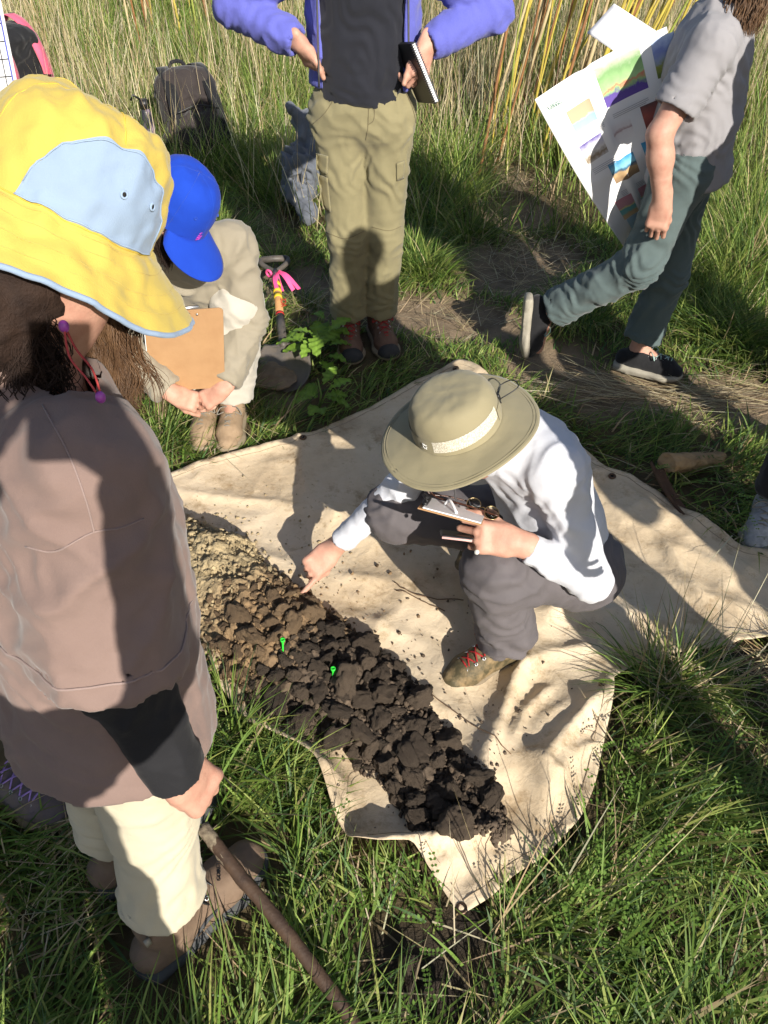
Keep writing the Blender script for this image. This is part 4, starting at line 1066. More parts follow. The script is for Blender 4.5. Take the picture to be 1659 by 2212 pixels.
ga = unit(bx_ * .8 - by_ * .55); gu = unit(np.cross(gn, ga))
for k in (-1, 1):
    c_ = q0 + ga * .027 * k
    rm = MB().ring(c_, gn, .0165, .0007, 28, 6).build('rim', M['gold'], gl)
    MB().disc(c_ - gn * .0004, gn, .0160, .0008, 24).build('lens', M['lens'], rm)
MB().tube(catmull([q0 - ga * .007, q0 + gu * .004, q0 + ga * .007], 4), .001, 6).build('bridge', M['gold'], gl)
for k in (-1, 1): MB().tube(catmull([q0 + ga * .048 * k, q0 + ga * .03 * k - bx_ * .06 + bn * .002, q0 + ga * .01 * k - bx_ * .115, q0 - bx_ * .135 + bn * .016 + ga * .006 * k], 6), .0018, 6).build('temple', M['tortoise'], gl)
pc = at_z(985, 1156, .535); px_ = unit(V(.93, -.1, -.05)); py_ = unit(V(.05, .72, -.60)); pn = unit(np.cross(px_, py_)); R = np.array([px_, py_, pn])
v_, f_ = solid([boxp(pc, (.036, .07, .0042), R, .004, .003)], .002, 1)
ph = mesh_obj('phone', v_, f_, M['black_plastic'], base=pc); tag(ph, 'dark phone held edge-on in the fingers under the small clipboard', 'phone')
MB().box(pc - py_ * .0705 - pn * .003, (.033, .0012, .0022), R).build('edge_band', matte('rose_metal', (.62, .35, .32), rough=.3, metallic=.8, bump=0), ph, smooth_=False)
M['ring_silver'] = matte('pale_ring', (.72, .72, .66), rough=.3, bump=0, spec=.5)
MB().disc(at_z(1028, 1188, .548) + V(0, -.016, .01), V(-.2, -.8, .55), .0055, .003).build('finger_ring', M['ring_silver'], pe)

# ------------------------------------------------------------------ person standing with hands on hips, olive trousers
J = dict(pel=(-.075, 2.98, .99), hipL=(.015, 2.97, .93), hipR=(-.165, 2.98, .93), chest=(-.065, 2.96, 1.30), neck=(-.06, 2.95, 1.49), head=(-.06, 2.92, 1.62), face=(0, -.93, -.35), hup=(0, -.3, .95),
         shL=(.10, 2.95, 1.42), shR=(-.23, 2.95, 1.42), elL=(.36, 3.02, 1.245), elR=(-.50, 3.02, 1.255), wrL=(.135, 2.885, 1.165), wrR=(-.275, 2.885, 1.175),
         knL=(.0, 2.99, .50), knR=(-.145, 2.975, .49), anL=(-.022, 3.05, .10), anR=(-.155, 3.02, .10), toeL=(.22, -.97, 0), toeR=(.10, -.99, 0), front=(0, -1, 0))
J['handR'] = dict(axes=(V(.42, .30, -.80), V(-.70, -.65, -.25), V(.55, -.80, .0)), curl=[(20, 25, 15)] * 4, thumb=((0.88, 0.30, 0.25), (1.0, 0.0, 0.15)))
J['handL'] = dict(axes=(V(-.22, -.30, -.92), V(.62, -.75, .1), V(-.75, -.55, 0)), curl=[(45, 60, 30)] * 4, thumb=((0.9, 0.3, -0.1), (1.0, 0.05, -0.1)))
st = dict(skin=M['skin_a'], pants=M['olive'], shirt=M['navy_tee'], boots=dict(mats=(M['brown_leather'], M['tan_rubber'], M['black_rubber']), lace=M['red_cord'], shaft=.11, L=.30, w=1.12), hp=.0075, hs=.009, pw=1.0, hipw=1.08, sw=.94, sr=.75, shem=-.01, sleeve=.98, hem=.079, hemlift=.035, flat=.78, srl=.172, pf=1.35, sf=1.3)
pcg = figure((-.08, 3.0, 0), J, st, 'person in olive cargo trousers, dark top and open periwinkle hoodie standing hands on hips')
# hoodie: open down the front
g_ = lambda k: np.asarray(J[k], float)
fr = V(0, -1, 0); P = [cone(V(-.07, 3.0, 1.02), V(-.07, 2.99, 1.22), .195, .175, .04, (fr, .78)), cone(V(-.07, 2.99, 1.22), g_('chest') + V(0, .02, .04), .175, .185, .04, (fr, .78)), cone(g_('shL'), g_('shR'), .078, .078, .05), ell((-.06, 3.06, 1.47), (.12, .07, .08), None, .04)]
for sd in 'LR':
    sh, el, wr = g_('sh' + sd), g_('el' + sd), g_('wr' + sd); d = unit(wr - el); e = wr - d * .012
    P += [cone(sh, el, .074, .066, .03), cone(el, e - d * .06, .064, .058, .02), cone(e - d * .075, e, .050, .047, .012, None, True)]
for sd in 'LR':
    wr, el = g_('wr' + sd), g_('el' + sd); d = unit(wr - el); e = wr - d * .012; P.append(carve(cone(e - d * .02, e + d * .004, .034, .034, .01, None, True)))
P += [carve(boxp((-.072, 2.72, 1.2), (.136, .22, .6), None, .02)), cut((0, 0, 1.03), V(0, 0, -1))]
vv, ff = solid(P, .0085, 1)
fl = []
for sd in 'LR':
    sh, el, wr = g_('sh' + sd), g_('el' + sd), g_('wr' + sd)
    fl += [(el, .10, unit(wr - el) + unit(el - sh) * .5, .05, .0055), (lerp(el, wr, .6), .10, unit(wr - el), .042, .0055), (lerp(sh, el, .5), .12, unit(el - sh), .07, .005)]
mesh_obj('hoodie', folds(vv, ff, fl, .0034, 8), ff, M['purple'], pcg)
zp = [V(.078, 2.865, z) + V(.03 * (1.25 - z), 0, 0) for z in np.linspace(1.05, 1.45, 12)]
MB().tube(zp, .0035, 5).build('zip', M['zip'], pcg)
MB().tube([p_ + V(-.29, .0, 0) - 2 * V(.03 * (1.25 - p_[2]), 0, 0) for p_ in zp], .0035, 5).build('zip', M['zip'], pcg)
# trouser details: pockets, fly, knee seams follow the cloth by being cast onto it
from mathutils.bvhtree import BVHTree
def bvh_of(o):
    b = BASE[o.name]; me = o.data
    return BVHTree.FromPolygons([tuple(np.array(v.co) + b) for v in me.vertices], [tuple(p.vertices) for p in me.polygons])
def child(o, stem_): return [c for c in o.children if c.name.startswith(stem_)][0]
def cast(bv, pts, d, lift):
    out = []
    for p in pts:
        h, n, i, ds = bv.ray_cast(Vector(p), Vector(unit(d)))
        if h is not None: out.append(np.array(h) - unit(d) * lift)
    return out
M['olive_seam'] = cloth('olive_seam', (0.165, 0.138, 0.075))
tr = child(pcg, 'trousers'); bv = bvh_of(tr)
def seam_px(pts, y, mat, par, bv_, name='seam', r=.0014, lift=.001, n=8):
    P_ = [at_y(u, v, y) for u, v in catmull(pts, n)]
    c0 = np.array((0, 0, CAM_H)); out = []
    for p in P_:
        h, nn, i, ds = bv_.ray_cast(Vector(c0), Vector(unit(p - c0)))
        if h is not None: out.append(np.array(h) + np.array(nn) * lift)
    if len(out) > 2: MB().tube(out, r, 5).build(name, mat, par)
for ln in ([(797, 190), (795, 270), (790, 302)], [(735, 190), (705, 240), (676, 268)], [(872, 190), (893, 240), (902, 290)], [(701, 500), (745, 515), (785, 500)], [(803, 490), (840, 498), (868, 488)], [(808, 200), (808, 255), (797, 268)]):
    seam_px(ln, 2.9, M['olive_seam'], tr, bv)
def flap(px, par, bv_, y, mat, name):
    c0 = np.array((0, 0, CAM_H)); vs = []
    (a, b, c, d) = [np.array(q, float) for q in px]; n = 8
    for i in range(n):
        for j in range(n):
            s_, t_ = i / (n - 1), j / (n - 1); p = at_y(*((a * (1 - s_) + b * s_) * (1 - t_) + (d * (1 - s_) + c * s_) * t_), y)
            h, nn, k, ds = bv_.ray_cast(Vector(c0), Vector(unit(p - c0)))
            vs.append(np.array(h) + np.array(nn) * .004 if h is not None else p)
    fs = [(i * n + j, (i + 1) * n + j, (i + 1) * n + j + 1, i * n + j + 1) for i in range(n - 1) for j in range(n - 1)]
    o = mesh_obj(name, vs, fs, mat, par); m = o.modifiers.new('thickness', 'SOLIDIFY'); m.thickness = .004; m.offset = 0
    return o
flap([(684, 330), (710, 337), (708, 376), (684, 366)], tr, bv, 2.9, M['olive'], 'pocket_flap')
flap([(856, 352), (872, 346), (870, 384), (856, 390)], tr, bv, 2.9, M['olive'], 'pocket_flap')
flap([(686, 374), (709, 384), (716, 458), (698, 450)], tr, bv, 2.9, M['olive'], 'cargo_pocket')
# spiral notebook in the hand
na, nb = at_y(893, 92, 2.80), at_y(945, 222, 2.80); nl = unit(nb - na); nw = unit(V(.35, -.85, .30) - nl * np.dot(V(.35, -.85, .30), nl)); nt3 = np.cross(nl, nw)
L_ = np.linalg.norm(nb - na); nc = (na + nb) / 2
R = np.array([nl, nw, nt3])
nbk = MB().box(nc - nw * .068, (L_ / 2, .066, .007), R).build('notebook', M['black_plastic'], base=nc, smooth_=False)
tag(nbk, 'black spiral bound notebook hanging from the hand on the olive trousers hip', 'notebook')
MB().box(nc - nw * .067 + nt3 * .0001, (L_ / 2 - .004, .0655, .0055), R).build('pages', M['paper'], nbk, smooth_=False)
g = MB()
for i in range(26): g.ring(nc + nl * (i / 25 - .5) * (L_ - .012) - nw * .004, nl, .0105, .0014, 14, 5)
g.build('spiral', M['steel'], nbk)
# ------------------------------------------------------------------ person walking to the right, grey T-shirt
J = dict(pel=(1.055, 2.78, .88), hipL=(1.09, 2.86, .83), hipR=(1.015, 2.70, .83), chest=(1.03, 2.77, 1.14), neck=(1.045, 2.76, 1.30), head=(1.09, 2.745, 1.435), face=(.85, -.45, -.1), hup=(.1, 0, 1),
         shL=(1.09, 2.91, 1.235), shR=(.975, 2.62, 1.225), elL=(1.10, 2.98, .99), wrL=(1.10, 3.02, .80), elR=at_y(1425, 290, 2.56), wrR=at_y(1430, 438, 2.54),
         knL=at_y(1440, 600, 2.80), anL=(1.045, 2.775, .10), knR=at_y(1385, 570, 2.66), anR=at_y(1180, 678, 2.84), toeL=(.89, -.42, 0), toeR=(-.12, -.02, -.95), upR=(-.97, .12, -.02), front=(.89, -.45, 0))
J['upR'] = unit(V(.96, -.1, .05)) * 1.0
J['handR'] = dict(axes=(V(-.02, -.05, -1), V(-.35, -.93, 0), V(.9, -.35, 0)), curl=[(35, 45, 25)] * 4, thumb=((0.85, 0.2, -0.45), (0.95, -0.1, -0.3)), sc=.98)
J['handL'] = dict(axes=(V(-.05, .05, -1), V(.2, .98, 0), V(.9, -.35, 0)), curl=[(50, 60, 30)] * 4)
st = dict(skin=M['skin_a'], pants=M['teal_grey'], shirt=M['grey_tee'], shirt_name='tee_shirt', hp=.0075, hs=.0075, pw=1.0, hipw=1.05, sw=1.0, sr=1.02, sleeve=.36, shem=.09, sl_r=.070, hem=.078, hemlift=.05, flat=.80, arm_fine='R', srl=.178, sf=1.4, pf=1.5,
          boots=dict(mats=(M['black_cotton'], M['white_rubber'], None), lace=M['mint'], low=True, L=.275, rows=4))
pdw = figure((1.04, 2.78, 0), J, st, 'person in grey tee shirt and teal grey trousers walking right past the tall grass')
ps = [lock(np.asarray(J['head']) + V(.04 * math.cos(a_), .06 * math.sin(a_), .0) + V(-.02 * k_, 0, .01), V(.1 * math.cos(a_), .3 * math.sin(a_), -.9), .20, .7, .010, 1.3, i) for i, (a_, k_) in enumerate([(a_, k_) for a_ in np.linspace(0.4, 5.9, 14) for k_ in range(3)])]
strands(*fray(ps, [.0016] * len(ps), 26, .008, 2), 'hair', M['hair_brown'], pdw)
v_, f_ = solid([ell(np.asarray(J['head']) + V(-.015, .005, .03), (.105, .092, .105))], .01, 1); mesh_obj('hair_cap', v_, f_, M['hair_brown'], pdw)
# folded poster map carried behind the back
PA, PB, PC = at_y(1155, 215, 2.74), at_y(1402, 82, 2.78), at_y(1347, 532, 2.88)
ex_, ey_ = (PB - PA) * 1.16, (PC - PA); en = unit(np.cross(ex_, ey_)); en = en if en[1] < 0 else -en
def map_at(s_, t_, off=0.0):
    p = PA + ex_ * s_ * (1 - .34 * t_) + ey_ * t_ + en * (.05 * math.sin(math.pi * t_) - .035 * math.sin(math.pi * min(1, s_ * .9)) + .012 * math.sin(9 * t_ + 4 * s_) * t_)
    cr = abs(((s_ / .37) % 1.0) - .5); p = p - en * .012 * max(0, .5 - 9 * (0.5 - cr)) * 0
    p = p + en * (.010 * (1 - min(1, abs(s_ - .40) / .06)) + .007 * (1 - min(1, abs(t_ - .52) / .06)))
    return p + en * off + V(.06 * t_ * (1 - t_) * -1.0, 0, 0)
mp = sheet(map_at, 40, 40, 'paper_map', M['paper'], None, PC, .0006)
tag(mp, 'large folded paper map poster with printed photos behind the walking person', 'map')
def picture(name, s0, s1, t0, t1, stops, scale=30., dist=0., seed=0.0):
    m, nt, bs = new_mat('print_' + name); L = nt.links.new
    tc = nt.nodes.new('ShaderNodeTexCoord'); mpn = N_(nt, 'ShaderNodeMapping'); mpn.inputs['Location'].default_value = (seed, seed * 2, 0); L(tc.outputs['Object'], mpn.inputs[0])
    no = N_(nt, 'ShaderNodeTexNoise', Scale=scale, Detail=6.0, Roughness=.6, Distortion=dist); L(mpn.outputs[0], no.inputs['Vector'])
    uv = nt.nodes.new('ShaderNodeVertexColor'); uv.layer_name = 'tint'; sx_ = nt.nodes.new('ShaderNodeSeparateColor'); L(uv.outputs[0], sx_.inputs[0])
    ad = N_(nt, 'ShaderNodeMath', operation='MULTIPLY_ADD'); ad.inputs[1].default_value = .55; L(no.outputs['Fac'], ad.inputs[0]); L(sx_.outputs[1], ad.inputs[2])
    sb = N_(nt, 'ShaderNodeMath', operation='SUBTRACT'); sb.inputs[1].default_value = .275; L(ad.outputs[0], sb.inputs[0])
    rp = ramp(nt, stops); L(sb.outputs[0], rp.inputs[0]); L(rp.outputs[0], bs.inputs['Base Color']); bs.inputs['Roughness'].default_value = .6
    n = 10; vs, cl = [], []
    for i in range(n):
        for j in range(n):
            a, b = i / (n - 1), j / (n - 1); vs.append(map_at(s0 + (s1 - s0) * a, t0 + (t1 - t0) * b, .0012)); cl.append((a, b, 0))
    fs = np.array([(i * n + j, (i + 1) * n + j, (i + 1) * n + j + 1, i * n + j + 1) for i in range(n - 1) for j in range(n - 1)])
    return mesh_obj(name, vs, fs, m, mp, cols=np.array(cl))
W_ = (.8, .8, .8)
GR = [(0, (.55, .55, .45)), (.25, (.18, .35, .13)), (.55, (.35, .55, .25)), (.62, (.6, .2, .12)), (.68, (.30, .48, .2)), (.78, (.10, .06, .30)), (1, (.12, .07, .34))]
picture('printed_photo', .46, .80, .03, .22, GR, 25, .6)
picture('printed_photo', .88, 1.04, .03, .20, [(0, (.5, .6, .8)), (.35, (.2, .25, .55)), (.55, (.3, .35, .5)), (.7, (.3, .32, .06)), (1, (.15, .2, .04))], 40)
picture('printed_photo', .16, .36, .13, .24, [(0, (.50, .35, .22)), (.55, (.55, .39, .25)), (.66, (.30, .50, .68)), (1, (.36, .58, .78))], 30)
picture('printed_photo', .13, .34, .31, .42, [(0, (.13, .10, .32)), (.3, (.5, .5, .62)), (.55, (.7, .68, .66)), (.8, (.25, .19, .12)), (1, (.5, .47, .45))], 60)
picture('printed_photo', .43, .60, .30, .41, [(0, W_), (.4, (.72, .68, .68)), (.5, (.45, .32, .32)), (.56, (.74, .7, .7)), (1, W_)], 16, 1.0)
picture('printed_photo', .70, .86, .29, .41, [(0, (.12, .06, .06)), (.5, (.38, .09, .07)), (1, (.2, .05, .05))], 50)
picture('printed_photo', .28, .53, .48, .60, [(0, (.03, .25, .48)), (.35, (.25, .56, .72)), (.5, (.04, .12, .22)), (.6, (.55, .38, .20)), (.8, (.36, .23, .12)), (1, (.26, .18, .11))], 30)
picture('printed_photo', .62, .82, .46, .58, [(0, (.04, .32, .58)), (.4, (.12, .36, .52)), (.5, (.05, .05, .03)), (.6, (.55, .14, .04)), (1, (.42, .12, .04))], 50)
picture('printed_map', .18, 1.0, .69, .83, [(0, (.55, .25, .30)), (.38, (.62, .33, .37)), (.44, (.85, .75, .30)), (.5, (.16, .46, .46)), (.72, (.26, .56, .54)), (.8, (.75, .52, .26)), (1, (.78, .57, .34))], 14, 1.5)
picture('printed_sea', .20, 1.0, .835, .985, [(0, (.38, .58, .75)), (.5, (.46, .66, .82)), (1, (.52, .72, .86))], 8)
M['print_grey'] = matte('grey_print', (.45, .45, .47), rough=.7, bump=0)
g = MB()
for s0, s1, t0, n in ((.16, .39, .265, 4), (.14, .38, .455, 4), (.28, .53, .655, 4), (.60, .81, .615, 5), (.48, .78, .262, 3), (.11, .38, .085, 2)):
    for i in range(n):
        t_ = t0 + i * .009; w_ = s1 - (.08 if i == n - 1 else 0) * (s1 - s0)
        a, b, c, d = map_at(s0, t_, .0013), map_at(w_, t_, .0013), map_at(w_, t_ + .003, .0013), map_at(s0, t_ + .003, .0013)
        g.add([a, b, c, d], [(0, 1, 2, 3)])
g.build('printed_text', M['print_grey'], mp, smooth_=False)['kind'] = 'stuff'
M['usgs_green'] = matte('green_print', (.03, .18, .10), rough=.7, bump=0)
letters('USGS', .020, 'printed_word', M['usgs_green'], mp, map_at(.055, .075, .002), ex_, -ey_)
# folded-back top flap
fa_, fb_, fc_, fd_ = map_at(.63, -.0), at_y(1275, 78, 2.86), at_y(1334, 14, 2.86), map_at(.93, 0)
sheet(lambda s_, t_: (fa_ * (1 - s_) + fd_ * s_) * (1 - t_) + (fb_ * (1 - s_) + fc_ * s_) * t_ + en * (-.03 * t_), 12, 8, 'folded_flap', M['paper'], mp, None, .0006)
# ------------------------------------------------------------------ person in the foreground: yellow hat, taupe T-shirt
J = dict(pel=(-.43, .70, .83), hipL=(-.49, .765, .80), hipR=(-.385, .635, .80), chest=(-.425, .755, 1.06), neck=(-.435, .805, 1.255), head=(-.378, .845, 1.395), face=(.60, .47, -.64), hup=(.45, .36, .8),
         shL=(-.515, .885, 1.165), shR=(-.34, .675, 1.205), elL=(-.55, .93, .98), wrL=(-.47, .95, .76), elR=(-.345, .585, .96), wrR=(-.297, .552, .745),
         knL=(-.525, .725, .47), anL=(-.575, .735, .10), knR=(-.405, .625, .47), anR=(-.442, .572, .10), toeL=(.66, .75, 0), toeR=(.66, .75, 0), front=unit(V(.78, .63, 0)))
J['handR'] = dict(axes=(V(.34, .10, -.93), V(.82, -.40, .35), V(.45, .82, .2)), curl=[(68, 85, 45), (72, 88, 45), (75, 88, 45), (78, 88, 45)], thumb=((0.8, 0.25, -0.6), (0.85, -0.35, -0.35)), sc=1.04)
J['handL'] = dict(axes=(V(.45, -.05, -.88), V(-.6, .75, -.2), V(.6, .6, .2)), curl=[(30, 40, 20)] * 4)
M['boot_taupe'] = M['taupe_leather']
st = dict(skin=M['skin_a'], pants=M['cream'], shirt=M['taupe'], shirt_name='tee_shirt', hp=.007, hs=.0065, pw=1.04, hipw=.80, sw=1.09, sr=1.22, sl_r=.074, sleeve=.51, shem=.125, srl=.180, flat=.78, hem=.078, hemlift=.105, sf=1.5, pf=.85,
          boots=dict(mats=(M['taupe_leather'], M['grey_rubber'], None), lace=M['black_plastic'], shaft=.14, L=.315, w=1.22, rows=4))
pa = figure((-.47, .65, 0), J, st, 'person in yellow sun hat, taupe tee shirt and cream trousers standing in the left foreground')
g_ = lambda k: np.asarray(J[k], float)
el, wr = g_('elR'), g_('wrR'); d = unit(wr - el); e = wr + d * .0
P = [cone(lerp(g_('shR'), el, .7), el, .056, .053, .02), cone(el, e, .052, .041, .02, None, True), carve(cone(e - d * .02, e + d * .004, .032, .032, .01, None, True))]
vv, ff = solid(P, .0045, 1)
vv = folds(vv, ff, [(el, .10, d + .9 * V(1, 0, 0), .05, .006), (lerp(el, wr, .55), .10, d + 1.0 * np.cross(d, V(0, 1, 0)), .05, .006)], .004, 12)
mesh_obj('undersleeve', vv, ff, M['black_knit'], pa)
def ring_seam(bv_, c, ax, r, mat, par, name, rr=.0016, lo=0, hi=6.283, lift=.0008):
    ax = unit(ax); a = unit(np.cross(ax, (0.2, 0.9, 0.1))); b = np.cross(ax, a); out = []
    for t in np.linspace(lo, hi, 70):
        dr = a * math.cos(t) + b * math.sin(t); h, n, i, ds = bv_.ray_cast(Vector(c + dr * r), Vector(-dr))
        if h is not None and ds < r: out.append(np.array(h) + np.array(n) * lift)
    if len(out) > 3: MB().tube(out, rr, 5).build(name, mat, par)
M['taupe_seam'] = cloth('taupe_seam', (0.30, 0.22, 0.198))
tee = child(pa, 'tee_shirt'); bv = bvh_of(tee)
c0, ax_ = g_('elR') - unit(el - g_('shR')) * .028, unit(el - g_('shR'))
ring_seam(bv, c0, ax_, .16, M['taupe_seam'], tee, 'hem_seam')
for ln in ([(92, 875), (150, 985), (185, 1080), (200, 1135), (203, 1150)], [(55, 1180), (120, 1190), (200, 1150), (260, 1140), (310, 1120)]):
    seam_px(ln, .65, M['taupe_seam'], tee, bv, r=.0011, lift=.0006)
# boot lettering and side marks
an, to_ = g_('anR'), unit(V(.66, .75, 0)); sd_ = np.cross(to_, UP)
bt = [c for c in pa.children if c.name.startswith('boot')]
br = min(bt, key=lambda o: np.linalg.norm(np.mean([np.array(v.co) + BASE[o.name] for v in o.data.vertices[:200]], axis=0)[:2] - an[:2] - .0))
bvb = bvh_of(br)
def wrap_letters(text, size, u0, v0, u1, v1, mat, par, bv_):
    c0_ = np.array((0, 0, CAM_H)); 
    def hit(u, v):
        r_ = unit(ray(u, v)); h, n, i, ds = bv_.ray_cast(Vector(c0_), Vector(r_)); return None if h is None else (np.array(h), np.array(n))
    a, b = hit(u0, v0), hit(u1, v1)
    if a is None or b is None: return
    x = unit(b[0] - a[0]); y = unit(np.cross(a[1] + b[1], x))
    letters(text, size, 'lettering', mat, par, a[0], x, y, .0035)
wrap_letters('GORE-TEX', .0115, 476, 1905, 476, 1862, M['black_plastic'], br, bvb)
hb = MB()
sw_ = [an + to_ * (.02 + .075 * t) + sd_ * .0 + UP * (-.048 + .012 * math.sin(t * 3.1) + .02 * t * t) for t in np.linspace(0, 1, 9)]
sw_ = [np.array(h[0]) + np.array(h[1]) * .0012 for h in [bvb.ray_cast(Vector(p + sd_ * .2), Vector(-sd_)) for p in sw_] if h[0] is not None]
if len(sw_) > 3: MB().tube(sw_, [.0008 + .0042 * math.sin(math.pi * i / (len(sw_) - 1)) ** .8 for i in range(len(sw_))], 6).build('side_mark', M['grey_rubber'], br)
MB().box(an + UP * .075 - to_ * .05 + sd_ * .035, (.006, .003, .012), np.array([to_, sd_, UP])).build('heel_loop', M['white_rubber'], br)
# hat
hp = Hat((-.359, .86, 1.43), .68, .67, .033, [(0, .120), (.05, .117), (.082, .098), (.097, .055), (.1005, .006), (.104, -.004), (.128, -.032), (.152, -.058)], el=.93, wave=.007, wn=4, wrk=.005)
hp.fx = lambda th: 1.0 + .22 * max(0, math.cos(th)) ** 1.5
hat = hp.build('sun_hat', M['yellow'], pa, 128, 80)
def panel(a, b):
    t = math.radians(90) + math.radians(50) * (2 * a - 1); top = math.sqrt(max(0, 1 - (2 * a - 1) ** 2))
    return (t, .575 - (.575 - .29) * top * (1 - b))
hp.patch('side_panel', M['pale_blue'], hat, panel, 50, 24, .0024)
hp.patch('side_panel', M['pale_blue'], hat, lambda a, b: (-panel(a, b)[0], panel(a, b)[1]), 50, 24, .0024)
M['panel_thread'] = cloth('blue_thread', (0.30, 0.40, 0.54))
MB().tube(hp.warp([hp.at(*panel(a, 0.04), .0032) for a in np.linspace(.01, .99, 50)]), .0009, 4).build('stitching', M['panel_thread'], hat)
MB().tube(hp.warp([hp.at(*panel(a, .97), .0032) for a in np.linspace(0, 1, 40)]), .0009, 4).build('stitching', M['panel_thread'], hat)
for a_ in (86, 64):
    p = hp.warp([hp.at(math.radians(a_), .435, .003)])[0]; n = unit(p - hp.c - hp.u * .03)
    ey = MB().ring(p, n, .0036, .0014, 18, 6).build('eyelet', M['panel_thread'], hat); MB().disc(p - n * .0002, n, .003, .0006).build('hole', M['hole'], ey)
MB().tube(hp.warp([hp.at(t, 1.0) for t in np.linspace(0, 2 * math.pi, 140)]), .0034, 8, False).build('edge_binding', M['pale_blue'], hat)
for k in (.70, .77, .84, .91):
    MB().tube(hp.warp([hp.at(t, k, .0014) for t in np.linspace(0, 2 * math.pi, 120)]), .0004, 4).build('brim_stitching', M['yellow'], hat)
for a_ in (0, 180): MB().tube(hp.warp([hp.at(math.radians(a_ + 90), k, .0012) for k in np.linspace(.0, .28, 24)]), .0009, 4).build('crown_seam', M['thread'], hat)
for a_ in (8, 172, -30, -150): MB().tube(hp.warp([hp.at(math.radians(a_), k, .0010) for k in np.linspace(.02, .56, 30)]), .0007, 4).build('crown_seam', M['thread'], hat)
MB().tube(hp.warp([hp.at(t, .585, .0012) for t in np.linspace(0, 2 * math.pi, 110)]), .0008, 4).build('crown_seam', M['thread'], hat)
# brown hair, its shaded near side painted dark, and chin cord
hc = g_('head'); F_, S_, U_ = hp.f, hp.s, hp.u; ps, rd = [], []
for i in range(120):
    r = np.random.default_rng(500 + i); a_ = r.uniform(math.radians(122), math.radians(195))
    st_ = hc + F_ * .085 * math.cos(a_) + S_ * .078 * math.sin(a_) - U_ * r.uniform(-.02, .05)
    ps.append(lock(st_, V(-.25, -.15, -.9), r.uniform(.16, .30), .6, .022, 2.2, i, 22)); rd.append(.0008)
v_, f_ = solid([ell(hc - F_ * .045 + S_ * .02 - U_ * .045, (.065, .06, .075)), ell(hc - F_ * .06 + S_ * .035 - U_ * .10, (.05, .05, .06), None, .03)], .007, 1); mesh_obj('hair_mass', v_ + normals(v_, f_) * (.006 * fbm3(v_ * 40, 3))[:, None], f_, M['hair_dark_or_shaded'], pa)
strands(*fray(ps, rd, 14, .006, 3), 'hair', M['hair_dark_or_shaded'], pa)  # near side of the same brown hair, shade put into its colour
ps, rd = [], []
for i in range(90):
    r = np.random.default_rng(900 + i); a_ = -r.uniform(math.radians(15), math.radians(100))
    st_ = hc + F_ * (.03 + .07 * math.cos(a_)) + S_ * .074 * math.sin(a_) - U_ * r.uniform(.0, .05)
    ps.append(lock(st_, V(.02, .0, -.98) + .05 * r.normal(size=3), r.uniform(.13, .21), .4, .012, 1.6, 40 + i, 20)); rd.append(.0007)
strands(*fray(ps, rd, 16, .0040, 4), 'hair', M['hair_brown'], pa)
cp = [at_d(138, 705, .80), at_d(150, 770, .80), at_d(185, 815, .80), at_d(217, 858, .80), at_d(200, 800, .81), at_d(165, 755, .815), at_d(140, 706, .815)]
MB().tube(catmull(cp, 8), .0013, 6).build('chin_cord', M['pink_cord'], pa)
for q in (cp[0], cp[3]):
    v_, f_ = solid([ell(q, (.0055, .0055, .007))], .0014, 1); mesh_obj('cord_bead', v_, f_, M['purple_bead'], pa)

# ------------------------------------------------------------------ person crouching in blue cap with a clipboard
M['cream_dim'] = cloth('pale_grey_cotton', (0.47, 0.44, 0.38), (0.42, 0.39, 0.335), bump=.4)
J = dict(pel=(-.69, 2.70, .25), hipL=(-.62, 2.66, .25), hipR=(-.80, 2.62, .25), chest=(-.65, 2.50, .58), neck=(-.62, 2.36, .74), head=(-.61, 2.24, .855), face=(.46, -.45, -.76), hup=(.5, -.25, .75),
         shL=(-.50, 2.45, .69), shR=(-.79, 2.36, .69), elL=at_z(542, 690, .43), elR=(-.875, 2.26, .42), wrL=at_z(478, 842, .255), wrR=at_z(376, 852, .255),
         knL=(-.505, 2.44, .48), anL=(-.575, 2.41, .10), knR=(-.80, 2.38, .455), anR=(-.675, 2.42, .10), toeL=(.02, -1, 0), toeR=(.02, -1, 0), front=unit(V(.15, -.8, -.35)))
t_ = at_z(432, 872, .20)
J['handL'] = dict(axes=(unit(t_ - J['wrL']), V(.25, -.62, .72), V(-.5, -.7, .3)), curl=[(45, 60, 30)] * 4, thumb=((0.9, 0.3, -0.3), (1.0, 0.0, -0.2)), sc=.98)
J['handR'] = dict(axes=(unit(t_ - J['wrR']), V(-.25, -.62, .72), V(.5, -.7, .3)), curl=[(45, 60, 30)] * 4, thumb=((0.9, 0.3, -0.3), (1.0, 0.0, -0.2)), sc=.98)
st = dict(skin=M['skin_a'], pants=M['cream_dim'], shirt=M['stone_shirt'], boots=dict(mats=(M['tan_suede'], M['tan_rubber'], None), lace=M['grey_cord'], low=True, L=.285, rows=4, w=1.05), hp=.0085, hs=.0075, pw=1.15, sw=1.0, sr=1.08, cuff=.049, sleeve=.94, shem=.03, hem=.07, sf=1.9, pf=1.5)
pb = figure((-.66, 2.45, 0), J, st, 'person in blue cap and stone coloured shirt crouching behind a brown clipboard')
hc = Hat((-.595, 2.215, .905), -.73, .66, -.30, [(0, .135), (.056, .129), (.090, .102), (.107, .052), (.110, 0.0), (.110, -.014)], el=.86, wrk=.0015)
cap = hc.build('cap', M['royal'], pb, 72, 40)
def visor(a, b):
    th = math.radians(-58 + 116 * a); e = math.cos(math.radians(90 * (2 * a - 1))) ** .55 if 0 < a < 1 else 0
    r = .109 + .112 * e * b
    return hc.c + hc.f * r * math.cos(th) + hc.s * r * .84 * math.sin(th) + hc.u * (-.010 - .046 * b * e - .022 * (2 * a - 1) ** 2 * b)
